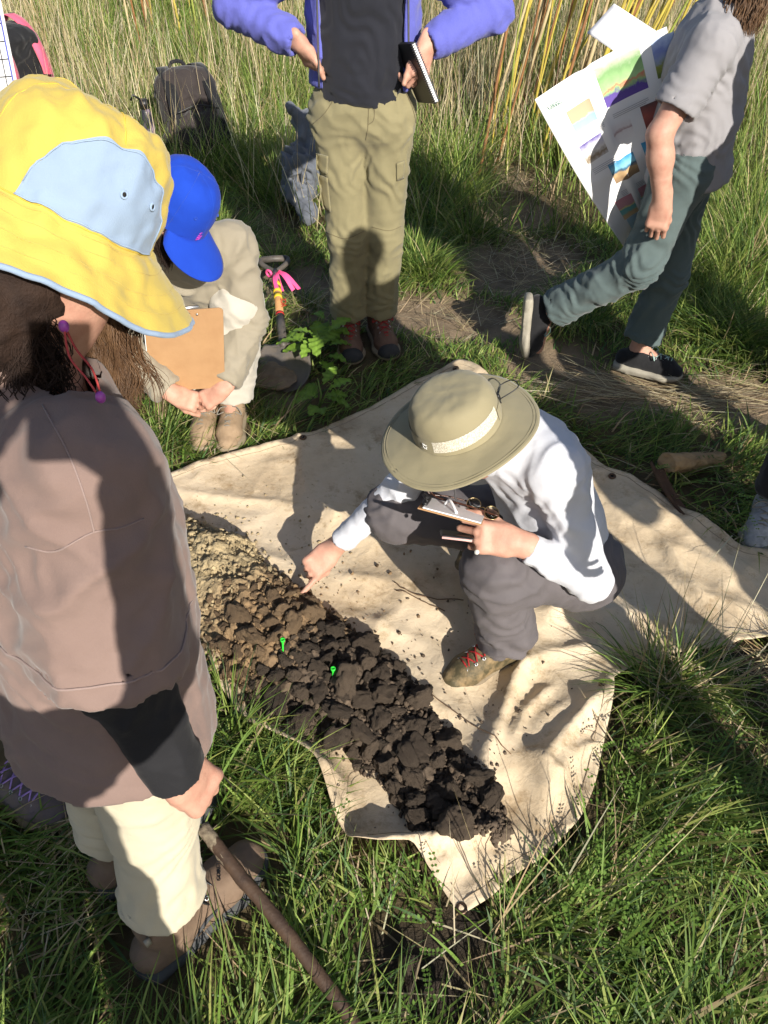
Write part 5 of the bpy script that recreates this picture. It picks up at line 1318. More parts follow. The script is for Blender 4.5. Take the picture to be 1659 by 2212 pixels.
sheet(visor, 30, 10, 'visor', M['royal'], cap, None, .003)
M['royal_thread'] = cloth('blue_stitch', (0.014, 0.06, 0.40))
for a_ in (60, 0, -60, 120): MB().tube(hc.warp([hc.at(math.radians(a_), k, .0012) for k in np.linspace(.02, .98, 20)]), .0008, 4).build('seam', M['royal_thread'], cap)
for a_ in (30, 90, -30):
    p = hc.at(math.radians(a_), .55, .002); n = unit(p - hc.c); MB().ring(p, n, .0038, .0014, 16, 6).build('eyelet', M['royal_thread'], cap)
M['pink_print'] = matte('pink_stitch', srgb(190, 70, 190), rough=.7)
for dk in (0, .03, .06): MB().tube([hc.at(math.radians(4 + 5 * math.sin(9 * t)), .70 + .1 * t + dk, .002) for t in np.linspace(0, 1, 8)], .001, 4).build('stitched_logo', M['pink_print'], cap)
ps = [lock(np.asarray(J['head']) + hc.s * q + hc.f * w_ - hc.u * .01, V(.1, -.1, -.95), .12, .6, .006, 1.2, 300 + i) for i, (q, w_) in enumerate([(x * sg, y) for sg in (-1, 1) for x in np.linspace(.062, .078, 4) for y in np.linspace(-.07, .01, 7)])]
strands(*fray(ps, [.0011] * len(ps), 14, .004, 5), 'hair', M['hair_dark_or_shaded'], pb)
# big clipboard
ca, cb_, cc_, cd_ = at_y(309, 676, 2.23), at_y(482, 664, 2.23), at_y(493, 868, 2.25), at_y(330, 872, 2.25)
bx_, by_ = unit(cb_ - ca), unit(ca - cd_); bn = unit(np.cross(bx_, by_)); bn = bn if bn[1] < 0 else -bn
wd, hd = np.linalg.norm(cb_ - ca), .315; cen = ca + bx_ * wd / 2 - by_ * hd / 2
R = np.array([bx_, by_, bn])
v_, f_ = solid([boxp(cen, (wd / 2, hd / 2, .004), R, .0038, .002), ], .004, 0)
rc = .016
out = []
for sx_, sy_ in ((1, 1), (-1, 1), (-1, -1), (1, -1)):
    for k in range(7):
        t = math.radians(90 * k / 6) + {(1, 1): 0, (-1, 1): math.pi / 2, (-1, -1): math.pi, (1, -1): 1.5 * math.pi}[(sx_, sy_)]
        out.append((sx_ * (wd / 2 - rc) + rc * math.cos(t), sy_ * (hd / 2 - rc) + rc * math.sin(t)))
n = len(out); vs = [cen + bx_ * x + by_ * y + bn * z for z in (-.0016, .0016) for x, y in out]
fs = [tuple(range(n - 1, -1, -1)), tuple(range(n, 2 * n))] + [(i, (i + 1) % n, n + (i + 1) % n, n + i) for i in range(n)]
cl = mesh_obj('clipboard', vs, fs, M['board'], base=cen - by_ * hd / 2, smooth_=False)
tag(cl, 'large brown hardboard clipboard upright in front of the crouching blue cap person', 'clipboard')
MB().box(cen - bn * .004 - bx_ * .006, (wd / 2 - .002, hd / 2 - .012, .0015), R).build('papers', M['paper'], cl, smooth_=False)
MB().box(cen + by_ * (hd / 2 + .002) - bn * .004, (.05, .008, .003), R).build('clip', M['steel'], cl)
MB().disc(cen + by_ * (hd / 2 - .018) + bx_ * .045 + bn * .0017, bn, .004, .0015).build('rivet', M['steel'], cl)
MB().disc(cen + by_ * (hd / 2 - .018) - bx_ * .045 + bn * .0017, bn, .004, .0015).build('rivet', M['steel'], cl)
letters('ER', .017, 'pen_lettering', M['black_plastic'], cl, at_y(400, 682, 2.225) + bn * .0, bx_, by_, .004)

# ------------------------------------------------------------------ people at the edge of the picture and round the photographer
def stand(x, y, yaw, h=1.7, arms='down', lean=0.0):
    f = V(math.cos(yaw), math.sin(yaw), 0); l = V(-f[1], f[0], 0); k = h / 1.7; o = V(x, y, 0)
    p = lambda a, b, c: o + (f * a + l * b + UP * c) * k
    J = dict(pel=p(0, 0, .95), hipL=p(0, .09, .90), hipR=p(0, -.09, .90), chest=p(lean * .5, 0, 1.25), neck=p(lean, 0, 1.44), head=p(lean + .03, 0, 1.575), face=f * .9 - UP * .35, hup=UP + f * .25,
             shL=p(lean, .175, 1.385), shR=p(lean, -.175, 1.385), knL=p(.02, .10, .49), knR=p(.02, -.10, .49), anL=p(-.02, .11, .09), anR=p(-.02, -.11, .09), toeL=f + .15 * l, toeR=f - .15 * l, front=f)
    if arms == 'down':
        J.update(elL=p(lean - .02, .23, 1.11), elR=p(lean - .02, -.23, 1.11), wrL=p(lean + .06, .24, .87), wrR=p(lean + .06, -.24, .87))
    elif arms == 'up':
        J.update(elL=p(.22, .24, 1.36), elR=p(.22, -.22, 1.36))
    else:
        J.update(elL=p(lean + .02, .25, 1.13), elR=p(lean + .02, -.25, 1.13), wrL=p(.24, .08, 1.10), wrR=p(.24, -.08, 1.12))
    return J
def simple_hands(J):
    for sd, s_ in (('L', 1), ('R', -1)):
        d = unit(np.asarray(J['wr' + sd]) - np.asarray(J['el' + sd])); fr_ = unit(J['front']); l = np.cross(UP, fr_) * s_
        J['hand' + sd] = dict(axes=(d, l + .2 * fr_, fr_ + .2 * UP), curl=[(30, 40, 25)] * 4)
low_ = dict(hb=.017, hp=.013, hs=.013, hh=.0055)
M['grey_mesh'] = cloth('grey_shoe_mesh', (0.36, 0.37, 0.38), (0.22, 0.23, 0.24), scale=40)
J = stand(1.53, 1.92, math.radians(172), 1.68); J['anR'] = V(1.60, 2.0, .09); J['anL'] = V(1.265, 1.87, .09); J['toeL'] = V(-.5, -.87, 0); J['knL'] = V(1.275, 1.88, .48); simple_hands(J)
figure((1.5, 1.90, 0), J, dict(skin=M['skin_b'], pants=M['black_cotton'], shirt=M['black_knit'], boots=dict(mats=(M['grey_mesh'], M['white_rubber'], None), lace=M['grey_cord'], low=True, rows=4), pw=.95, **low_), 'person in black trousers and grey mesh shoes at the right edge by the tarp')
J = stand(-.965, .95, math.radians(-18), 1.66); J['anR'] = V(-.93, .915, .09); J['knR'] = V(-1.0, .93, .47); simple_hands(J)
M['grey_suede'] = matte('grey_brown_suede', (0.17, 0.14, 0.12), (0.12, 0.10, 0.13), scale=30, bump=.3, bscale=150)
pgz = figure((-.98, .95, 0), J, dict(skin=M['skin_a'], pants=M['olive_dark'], shirt=M['grey_tee'], boots=dict(mats=(M['grey_suede'], M['tan_rubber'], None), lace=M['lilac'], shaft=.09, rows=5, L=.29), **low_), 'person in dark olive trousers and lilac laced boots at the left edge')
J = stand(-.18, -.36, math.radians(90), 1.66, 'up'); J['elL'] = V(-.30, -.18, 1.36); J['elR'] = V(.08, -.20, 1.38); J['wrL'] = V(-.10, -.11, 1.67); J['wrR'] = V(.08, -.12, 1.68)
J['handL'] = dict(axes=(V(.42, .30, .85), V(-.8, -.1, .3), V(0, -.9, .2)), curl=[(35, 45, 25)] * 4); J['handR'] = dict(axes=(V(-.38, .30, .87), V(.8, -.1, .3), V(0, -.9, .2)), curl=[(35, 45, 25)] * 4)
figure((-.18, -.36, 0), J, dict(skin=M['skin_b'], pants=M['slate'], shirt=M['stone_shirt'], boots=dict(mats=(M['brown_leather'], M['black_rubber'], None), lace=M['red_cord'], rows=4), **low_), 'person in stone shirt holding up a phone, standing where the picture is taken')
c_ = V(-.0, -.049, 1.740); R = np.array([V(1, 0, 0), V(0, _s, _c), V(0, -_c, _s)])
v_, f_ = solid([boxp(c_, (.036, .073, .004), R, .004, .003)], .0025, 1); tag(mesh_obj('camera_phone', v_, f_, M['black_plastic'], base=c_), 'black phone held up by the person taking the picture', 'phone')
for (x, y, a_, h, ar, lab, sh_, pn_) in ((.99, .70, 140, 1.82, 'down', 'tall person in black knit top watching from the right of the camera', 'black_knit', 'olive'),
                                         (1.80, 2.35, 170, 1.70, 'down', 'person in taupe tee shirt standing out of frame right of the walking person', 'taupe', 'olive'),
                                         (1.95, .10, 125, 1.72, 'fold', 'person in grey tee shirt watching from far right of the camera', 'grey_tee', 'slate')):
    J = stand(x, y, math.radians(a_), h, ar, .06)
    for k in ('anL', 'anR'): J[k] = J[k] + V(.16, -.10, 0)
    for k in ('knL', 'knR'): J[k] = J[k] + V(.10, -.06, 0)
    simple_hands(J)
    figure((x, y, 0), J, dict(skin=M['skin_b'], pants=M[pn_], shirt=M[sh_], boots=dict(mats=(M['brown_leather'], M['black_rubber'], None), lace=M['grey_cord'], rows=4), **low_), lab)
# ------------------------------------------------------------------ shovel lying in the grass
M['ash_wood'] = matte('ash_wood', (0.50, 0.27, 0.11), (0.40, 0.20, 0.08), scale=30, rough=.5, bump=.1, bscale=80, spec=.4)
M['yellow_paint'] = matte('yellow_paint', (0.75, 0.50, 0.02), (0.6, 0.4, 0.03), scale=40, rough=.5, spec=.4, bump=.05)
M['red_paint'] = matte('red_paint', (0.55, 0.03, 0.025), rough=.5, bump=.05)
M['black_steel'] = matte('black_painted_steel', (0.03, 0.03, 0.032), (0.10, 0.085, 0.07), scale=40, rough=.5, spec=.4, mid=.62)
M['dirty_steel'] = matte('dirty_steel', (0.20, 0.165, 0.13), (0.13, 0.12, 0.115), scale=18, detail=8, rough=.6, metallic=.25, bump=.4, bscale=90)
M['flag_pink'] = matte('pink_ribbon', (0.85, 0.10, 0.28), (0.8, 0.08, 0.24), rough=.4, bump=.05, spec=.4)
S0, S1 = at_z(596, 598, .14), at_z(611, 740, .075)
sv = empty('shovel', at_z(620, 780, 0), 'short shovel with black grip handle, yellow bands and pink ribbon lying in grass', 'shovel')
sd = unit(S1 - S0); sl = unit(np.cross(sd, UP)); sn = np.cross(sl, sd)
LS = np.linalg.norm(S1 - S0)
q = lambda t: S0 + sd * LS * t
MB().tube([q(.0), q(.60)], [.0165, .0175], 16).build('shaft', M['ash_wood'], sv)
g = MB().tube([S0 - sd * .05, S0, S0 + sd * .05], [.014, .0195, .0185], 14)
gw = .062
for sg in (-1, 1): g.tube(catmull([S0 - sd * .035, S0 - sd * .075 + sl * sg * .035, S0 - sd * .115 + sl * sg * gw, S0 - sd * .145 + sl * sg * gw], 6), [.0125] * 19, 10)
g.tube([S0 - sd * .145 - sl * gw, S0 - sd * .150, S0 - sd * .145 + sl * gw], .0155, 12)
g.build('grip', M['black_steel'], sv)
for t0, t1 in ((.10, .17), (.20, .27), (.30, .36)): MB().tube([q(t0), q(t1)], .0186, 16).build('yellow_band', M['yellow_paint'], sv)
MB().tube([q(.585), q(.625)], .0192, 16).build('red_band', M['red_paint'], sv)
MB().tube([q(.62), q(.8), q(1.0), q(1.06)], [.0192, .0195, .018, .014], 16).build('socket', M['black_steel'], sv)
letters('ACE', .034, 'lettering', M['red_paint'], sv, q(.53) + sn * .0175 - sl * .010, -sd, -np.cross(-sd, sn) * -1, .0015)
B0 = q(1.0)
def blade(a, b):
    w = .105 * (math.sin(math.pi * min(1, .42 + .20 * b)) if b < .55 else math.sqrt(max(0, 1 - ((b - .55) / .45) ** 2)) * .995 + .0)
    w = .105 * (min(1, .75 + b)) if b < .5 else .105 * math.sqrt(max(0, 1 - ((b - .5) / .5) ** 2.2))
    x = (2 * a - 1) * w
    return B0 + unit(sd * .95 - UP * .10) * (b * .27) + sl * x + UP * (.018 * (x / .105) ** 2 - .012 + .018 * (1 - b) * math.exp(-(x / .03) ** 2))
sheet(blade, 20, 22, 'blade', M['dirty_steel'], sv, None, .003)
g = MB(); kp = S0 - sd * .03 + sl * .0
for i in range(5):
    a_ = .25 * i - .4; e_ = kp + V(.06 + .05 * math.cos(i), -.05 - .03 * i, -.055 + .01 * i); m_ = lerp(kp, e_, .5) + V(.015 * math.sin(3 * i), 0, .03)
    pts = catmull([kp + V(.012, 0, .01), m_, e_], 6); wv = unit(V(.6, .5, .3 * math.sin(2 * i))) * .010
    vs = [p for t in pts for p in (t - wv, t + wv)]; g.add(vs, [(2 * k, 2 * k + 1, 2 * k + 3, 2 * k + 2) for k in range(len(pts) - 1)])
g.ring(S0 - sd * .03 + sl * .03, sd + sl, .016, .006, 14, 6)
g.build('ribbon', M['flag_pink'], sv)
# mud caked slab beside the shovel blade
M['mud'] = matte('dried_mud', (0.26, 0.19, 0.125), (0.16, 0.115, 0.075), scale=16, detail=8, bump=.7, bscale=60, rough=.95)
c_ = at_z(588, 815, .035)
vv, ff = solid([ell(c_, (.105, .085, .016), np.array([unit(V(.9, -.3, 0)), unit(V(.3, .9, 0)), UP]), .02), ell(c_ + V(-.03, .05, .0), (.07, .06, .015), None, .02)], .006, 1)
vv = vv + normals(vv, ff) * (.006 * fbm3(vv * 22, 4))[:, None]
tag(mesh_obj('mud_slab', vv, ff, M['mud'], base=c_ - V(0, 0, .03)), 'flat dried mud caked slab on the grass below the shovel blade', 'mud slab')

# ------------------------------------------------------------------ broad leaved weeds
M['leaf_bright'] = tint_mat('lobed_leaf', .5, .3, .4)
def leaf_mesh(seed, L=.12, W=.035):
    r = np.random.default_rng(seed); n = 26; vs, fs, cl = [], [], []
    col = np.array((0.20, 0.34, 0.045)) * r.uniform(.8, 1.1)
    for i in range(n):
        t = i / (n - 1); lob = .62 + .38 * abs(math.sin(t * 3.14 * 3.6 + .3)); w = W * math.sin(math.pi * min(1, .08 + t * .92)) ** .6 * (0.35 + .65 * smooth(0, .5, t)) * lob * (1 + .1 * r.normal())
        if i == n - 1: w = .001
        for j in range(5):
            s_ = (j - 2) / 2
            vs.append((t * L, s_ * w, .06 * L * math.sin(t * 3) - .5 * L * t * t * .5 + .18 * w * abs(s_) + .004 * math.sin(30 * t + 3 * s_))); cl.append(col * (1.25 if j == 2 else 1))
    for i in range(n - 1):
        for j in range(4): fs.append((i * 5 + j, (i + 1) * 5 + j, (i + 1) * 5 + j + 1, i * 5 + j + 1))
    me = bpy.data.meshes.new('leaf'); me.from_pydata(vs, [], fs); me.update(); me.polygons.foreach_set('use_smooth', np.ones(len(fs), bool))
    at = me.color_attributes.new('tint', 'FLOAT_COLOR', 'POINT'); c4 = np.ones((len(vs), 4), np.float32); c4[:, :3] = np.array(cl); at.data.foreach_set('color', c4.ravel())
    me.materials.append(M['leaf_bright']); return me
LV = [leaf_mesh(i) for i in range(5)]
M['stem_green'] = matte('green_stem', (0.16, 0.24, 0.06), rough=.6)
def weed(u, v, n, size, label, seed):
    r = np.random.default_rng(seed); b = at_z(u, v, 0.0); rt = empty('leafy_weed', b, label, 'plant', 'broad leaved weeds')
    for i in range(n):
        a_ = i * 2.4 + r.uniform(-.3, .3); h = r.uniform(.02, .16) * size / 1.0; st_ = V(.05 * math.cos(a_) * r.uniform(.2, 1), .05 * math.sin(a_) * r.uniform(.2, 1), h)
        o = bpy.data.objects.new('leaf', LV[int(r.integers(5))]); COL.objects.link(o); o.parent = rt; o.location = tuple(st_)
        o.rotation_euler = (r.uniform(-.3, .3), r.uniform(-.65, .05), a_); sc_ = size * r.uniform(.75, 1.25); o.scale = (sc_,) * 3
    MB().tube([b, b + V(.01, 0, .08 * size), b + V(.0, .01, .16 * size)], [.005, .004, .002], 7).build('stem', M['stem_green'], rt)
weed(690, 785, 13, .95, 'bright lobed leafy weed between the shovel blade and brown boots', 4)
weed(712, 745, 7, .75, 'smaller lobed weed right beside the brown boot toes', 5)
weed(690, 880, 9, .8, 'shaded lobed leafy weed just above the tarp edge', 6)

# ------------------------------------------------------------------ packs, jacket, board
M['pack_brown'] = cloth('brown_black_nylon', (0.042, 0.033, 0.031), (0.032, 0.026, 0.025), bump=.4, bscale=30, rough=.75)
M['pack_black'] = cloth('black_nylon', (0.014, 0.014, 0.016), bump=.4, bscale=30, rough=.7)
M['pack_pink'] = cloth('pink_nylon', (0.72, 0.12, 0.20), (0.62, 0.09, 0.16), bump=.3, bscale=30, rough=.7)
M['denim'] = cloth('grey_denim', (0.15, 0.16, 0.185), (0.10, 0.11, 0.13), bump=.45, bscale=30)
def pack(c, yaw, tilt, sc, main, strap, label, accent=None, group=None):
    c = np.asarray(c, float); f = V(math.cos(yaw), math.sin(yaw), 0); s_ = np.cross(f, UP); u = unit(UP + f * tilt); f = unit(f - u * np.dot(f, u))
    R = np.array([s_, f, u]); q = lambda a, b, h: c + (s_ * a + f * b + u * h) * sc
    P = [boxp(q(0, 0, .23), (.16 * sc, .10 * sc, .23 * sc), R, .07 * sc, .03), boxp(q(0, .10, .14), (.125 * sc, .05 * sc, .12 * sc), R, .04 * sc, .03), ell(q(0, .01, .43), (.15 * sc, .10 * sc, .07 * sc), R, .04), ell(q(.16, 0, .10), (.04 * sc, .07 * sc, .10 * sc), R, .03), ell(q(-.16, 0, .10), (.04 * sc, .07 * sc, .10 * sc), R, .03)]
    vv, ff = solid(P, .010, 1); vv = folds(vv, ff, [(q(0, .1, .3), .2, u + .3 * s_, .07, .010), (q(.1, 0, .2), .2, s_ + .4 * u, .08, .009), (q(-.1, .05, .12), .2, u, .06, .008)], .004, 8)
    o = mesh_obj('backpack', vv, ff, main, base=c); tag(o, label, 'backpack', group)
    for sg in (-1, 1):
        pts = catmull([q(sg * .06, -.10, .44), q(sg * .085, -.05, .515), q(sg * .10, .06, .47), q(sg * .11, .14, .30), q(sg * .13, .12, .08)], 6); g = MB()
        wv = s_ * .030 * sc
        vs = [p for t in pts for p in (t - wv, t + wv, t + wv - f * .012, t - wv - f * .012)]; m = len(pts)
        fs = [(4 * k + j, 4 * k + (j + 1) % 4, 4 * k + 4 + (j + 1) % 4, 4 * k + 4 + j) for k in range(m - 1) for j in range(4)]
        g.add(vs, fs).build('shoulder_strap', accent or strap, o)
    MB().tube(catmull([q(-.05, -.05, .47), q(-.03, -.05, .53), q(.03, -.05, .53), q(.05, -.05, .47)], 6), .010 * sc, 8).build('haul_loop', accent or strap, o)
    MB().tube(catmull([q(-.12, .155, .26), q(0, .165, .285), q(.12, .155, .26)], 6), .004, 6).build('zip', M['black_plastic'], o)
    return o
b_ = at_y(430, 285, 5.2); b_[2] = .0
pack(b_, math.radians(-62), -.42, 1.15, M['pack_brown'], M['pack_black'], 'brown black backpack half hidden in tall grass left of the standing person')
wb = b_ + V(-.30, -.05, .05); g = MB().tube([wb, wb + V(0, 0, .02), wb + V(0, 0, .24), wb + V(0, 0, .29), wb + V(0, 0, .31)], [.036, .042, .042, .03, .024], 18)
M['bottle'] = matte('dark_sticker_bottle', (0.03, 0.03, 0.04), (0.30, 0.22, 0.33), scale=22, detail=0, rough=.35, spec=.5, mid=.36)
bo = g.build('water_bottle', M['bottle'], base=wb); tag(bo, 'dark sticker covered water bottle in the side of the brown backpack', 'bottle')
MB().tube([wb + V(0, 0, .31), wb + V(0, 0, .36)], [.028, .026], 16).build('cap', M['black_plastic'], bo)
MB().tube([wb + V(-.02, 0, .36), wb + V(-.05, -.02, .39), wb + V(-.07, -.02, .36)], .007, 8).build('spout', M['black_plastic'], bo)
b2 = at_y(18, 138, 5.4); b2[2] = .20
pack(b2, math.radians(-30), .1, 1.15, M['pack_black'], M['pack_black'], 'black backpack with bright pink straps at the upper left corner', M['pack_pink'])
c_ = at_y(662, 300, 4.5); c_[2] = .24
vv, ff = solid([ell(c_ + V(0, 0, .02), (.13, .14, .10), None, .06), ell(c_ + V(-.05, -.05, -.10), (.10, .14, .07), None, .05), ell(c_ + V(.02, .04, .16), (.08, .08, .12), None, .05), cone(c_ + V(-.06, -.12, -.12), c_ + V(.02, -.32, -.16), .05, .045, .03), cone(c_ + V(.0, .05, .2), c_ + V(-.07, .0, .30), .05, .03, .03), cone(c_ + V(.03, .05, .2), c_ + V(.08, .0, .29), .05, .03, .03)], .009, 1)
vv = folds(vv, ff, [(c_, .3, V(1, .3, .4), .09, .022), (c_ + V(0, 0, .1), .3, V(-.5, .4, .9), .10, .020), (c_ + V(-.05, -.1, -.1), .2, V(.3, 1, .2), .07, .014)], .006, 5)
tag(mesh_obj('jacket', vv, ff, M['denim'], base=c_ - V(0, 0, .2)), 'crumpled grey denim jacket on the grass behind the olive trousers', 'jacket')
# white board with a ruled grid, held at the left edge
wa = at_d(36, 182, 1.75); wx, wy = unit(V(-.86, .30, -.12)), unit(V(-.18, .35, .90)); wy = unit(wy - wx * np.dot(wx, wy)); wn_ = unit(np.cross(wx, wy)); wn_ = wn_ if wn_[1] < 0 else -wn_
R = np.array([wx, wy, wn_]); wc = wa + wx * .16 + wy * .05
wb_ = MB().box(wc, (.16, .115, .003), R).build('data_sheet', M['paper'], base=wc, smooth_=False); tag(wb_, 'white sheet with a ruled black grid at the left edge above the yellow hat', 'sheet')
g = MB()
for k in range(-4, 5): g.box(wc + wx * k * .034 + wn_ * .0038, (.0008, .112, .0006), R)
for k in range(-3, 4): g.box(wc + wy * k * .034 + wn_ * .0042, (.157, .0008, .0006), R)
g.build('ruled_lines', M['black_plastic'], wb_, smooth_=False)
MB().box(wc - wx * .156 + wn_ * .0046, (.0016, .114, .0006), R).build('blue_border', matte('blue_print', (.10, .12, .45), rough=.6, bump=0), wb_, smooth_=False)

# ------------------------------------------------------------------ wood: pole, log with bark, chips, twigs
M['pole'] = matte('weathered_handle', (0.080, 0.048, 0.030), (0.042, 0.026, 0.019), scale=22, detail=8, rough=.6, bump=.4, bscale=110, spec=.35)
M['bark_grey'] = matte('lichen_bark', (0.26, 0.215, 0.15), (0.10, 0.075, 0.055), scale=70, detail=8, rough=.9, bump=.9, bscale=120)
pa0, pa1, pa2 = at_z(436, 1785, .20), at_z(505, 1875, .17), at_z(800, 2260, .07)
pts = catmull([pa0, pa1, lerp(pa1, pa2, .33) + V(.004, .003, 0), lerp(pa1, pa2, .66) + V(.004, .002, 0), pa2, pa2 + (pa2 - pa1) * .5], 10)
g = MB().tube(pts, .0138 + .0010 * noise3(pts * 14), 16); po = mesh_obj('wooden_pole', np.array(g.v) + .0012 * noise3(np.array(g.v) * 60)[:, None], g.f, M['pole'], base=pa2 - V(0, 0, .07))
tag(po, 'brown wooden pole slanting over the grass in front of the boot', 'pole')
g = MB().tube(pts[:12], np.linspace(.0152, .0128, 12), 16); mesh_obj('bark_sleeve', np.array(g.v) + normals(np.array(g.v), np.array([f for f in g.f if len(f) == 4])) * (.0022 * fbm3(np.array(g.v) * 90, 3))[:, None], g.f, M['bark_grey'], po)
M['split_wood'] = matte('split_wood', (0.40, 0.28, 0.15), (0.26, 0.17, 0.09), scale=24, detail=8, rough=.85, bump=.6, bscale=70)
M['bark'] = matte('brown_bark', (0.11, 0.065, 0.04), (0.07, 0.042, 0.028), scale=30, detail=8, rough=.9, bump=.7, bscale=80)
l0, l1 = at_z(1440, 1000, .08), at_z(1530, 990, .06)
ld = unit(l1 - l0)
vv, ff = solid([cone(l0, l1 + ld * .05, .040, .022, .02, (UP, .8)), cut(l0 + ld * .0, -ld + V(0, -.3, .2))], .005, 1); vv = vv + normals(vv, ff) * (.005 * fbm3(vv * V(18, 45, 45), 4))[:, None]
lg = mesh_obj('broken_log', vv, ff, M['split_wood'], base=l0 - V(0, 0, .08)); tag(lg, 'broken split log with curled bark in the grass right of the tarp', 'log')
def bark(a, b): 
    t = math.radians(150 + 130 * a); return l0 + V(0, 0, -.01) + V(.012, -.22, -.045) * b + ld * (-.012) + (np.cross(ld, UP) * math.cos(t) * .5 + ld * math.cos(t) * .8 + UP * math.sin(t) * -.1 + UP * .4 * math.sin(t)) * .045 + V(.05 * b * b, 0, 0)
sheet(bark, 14, 16, 'bark', M['bark'], lg, None, .006)
for (u, v, l, a_, lab) in ((1552, 1840, .10, 2.2, 'rotten brown wood chip in the grass near the lower right'), (1500, 1010, .12, .2, 'loose wood splinter lying beside the broken log')):
    c_ = at_z(u, v, .03); d_ = V(math.cos(a_), math.sin(a_), .1) * l / 2
    vv, ff = solid([cone(c_ - d_, c_ + d_, .012, .008, .01, (UP, .6))], .003, 1); vv = vv + normals(vv, ff) * (.004 * fbm3(vv * 60, 3))[:, None]
    tag(mesh_obj('wood_chip', vv, ff, M['split_wood'] if 'splinter' in lab else M['bark'], base=c_), lab, 'wood chip')
M['twig'] = matte('dry_twig', (0.16, 0.10, 0.06), (0.10, 0.065, 0.04), rough=.9)
for ln, r, lab in (([(852, 1268), (875, 1285), (920, 1300), (1000, 1305)], .0016, 'thin dark root twig on the tarp beside the grey knee'),
                   ([(855, 1282), (900, 1302), (960, 1330)], .0014, 'short pale twig on the tarp below the longer root'),
                   ([(900, 1490), (1000, 1560), (1100, 1640)], .0013, 'long dry grass stem lying on the tarp below the muddy boot')):
    P_ = [at_z(u, v, .03) for u, v in ln]; P_ = np.array([V(p[0], p[1], tarp_z(p[0], p[1]) + .004) for p in catmull(P_, 6)])
    P_ = P_ + .003 * np.stack([noise3(P_ * 40), noise3(P_ * 40 + 5), np.abs(noise3(P_ * 30))], 1)
    tag(MB().tube(P_, r, 6).build('twig', M['twig'], base=P_[0]), lab, 'twig', 'twigs on the tarp')
# ------------------------------------------------------------------ grass
M['blade'] = tint_mat('grass_blade', .55, .30, .35)
M['straw'] = tint_mat('dry_straw', .7, .15, .25)
FEET = [(a, b, r) for (a, b, r) in ((.25, 1.24, .0), (-.12, 2.86, .09), (.0, 2.93, .09), (-.155, 3.0, .08), (-.03, 3.03, .08), (-.66, 2.33, .085), (-.58, 2.32, .085), (-.48, .53, .12), (-.44, .57, .12), (-.38, .64, .12), (-.33, .70, .11), (-.29, .75, .07), (-.47, .45, .10), (-.40, .50, .10), (-.33, .58, .09), (-.27, .67, .07), (-.56, .76, .08), (-.49, .83, .08), (1.02, 2.78, .07), (1.1, 2.74, .07), (1.17, 2.70, .07), (-.93, .92, .08), (-.84, .89, .08), (-.78, .88, .06), (1.3, 1.80, .07), (1.36, 1.80, .07))]
def clear(x, y):
    k = ~inside(TARPE, x, y)
    d, _ = seg_dist(TARP, x, y); k &= (d > .006)
    for a, b, r in FEET: k &= (x - a) ** 2 + (y - b) ** 2 > r * r
    c = at_z(588, 815, 0); k &= (x - c[0]) ** 2 + (y - c[1]) ** 2 > .10 ** 2
    c = at_z(625, 790, 0); k &= (x - c[0]) ** 2 + (y - c[1]) ** 2 > .09 ** 2
    return k
def blades(x, y, z, L, W, az, lean, bend, col, seed=0):
    """one tapering bent strip per blade; az is the way it leans, lean its angle from upright at the root, bend how much more it droops"""
    n = len(x); rows = 4; h = np.stack([np.cos(az), np.sin(az)], 1)
    side = np.stack([-np.sin(az), np.cos(az), np.zeros(n)], 1); tw = rng.uniform(-1.2, 1.2, n)
    side = side * np.cos(tw)[:, None] + np.stack([h[:, 0] * np.sin(tw), h[:, 1] * np.sin(tw), 0 * tw], 1)
    P = np.stack([x, y, z], 1); out = np.zeros((n, 7, 3))
    wr = (1.0, .92, .62)
    for i in range(rows):
        if i < 3:
            out[:, 2 * i] = P - side * (W * wr[i])[:, None]; out[:, 2 * i + 1] = P + side * (W * wr[i])[:, None]
        else: out[:, 6] = P
        a = np.clip(lean + bend * (i + .5) / 3, 0, 2.25)
        st = L / 3
        P = P + np.stack([h[:, 0] * np.sin(a) * st, h[:, 1] * np.sin(a) * st, np.cos(a) * st], 1)
        P[:, 2] = np.maximum(P[:, 2], z + .004)
    tri = np.array([(0, 1, 3), (0, 3, 2), (2, 3, 5), (2, 5, 4), (4, 5, 6)])
    F = (tri[None] + (np.arange(n) * 7)[:, None, None]).reshape(-1, 3)
    return out.reshape(-1, 3), F, np.repeat(col, 7, 0)
def merge(parts):
    V_, F_, C_, n = [], [], [], 0
    for v, f, c in parts: V_.append(v); F_.append(f + n); C_.append(c); n += len(v)
    return np.concatenate(V_), np.concatenate(F_), np.concatenate(C_)
G1, G2, G3, G4 = np.array((.085, .15, .025)), np.array((.15, .235, .042)), np.array((.27, .325, .080)), np.array((.075, .14, .045))
S1c, S2c, S3c = np.array((.46, .37, .21)), np.array((.33, .25, .13)), np.array((.55, .48, .32))
def pick(n, pal, w):
    k = rng.choice(len(pal), n, p=np.array(w) / sum(w)); return np.array(pal)[k] * rng.uniform(.75, 1.25, (n, 1)) * rng.uniform(.93, 1.07, (n, 3))
def scatter(n, x0, x1, y0, y1): return rng.uniform(x0, x1, n), rng.uniform(y0, y1, n)
def in_view(x, y, z=0.0, m=.25):
    d = y * _c + (CAM_H - z) * _s; up = y * _s - (CAM_H - z) * _c
    return (np.abs(x) < d * .5 + m) & (up > -d * .67 - m) & (up < d * .67 + m + .5)
def field(x, y): return np.where(x < -.85, smooth(3.1, 3.8, y), np.where(x > 1.15, smooth(2.9, 3.5, y), smooth(3.6, 4.3, y))) * (1 - .85 * path_mask(x, y))
green, dry = [], []
def keep_(x, y, prob):
    k = clear(x, y) & in_view(x, y) & (rng.random(len(x)) < prob)
    return x[k], y[k]
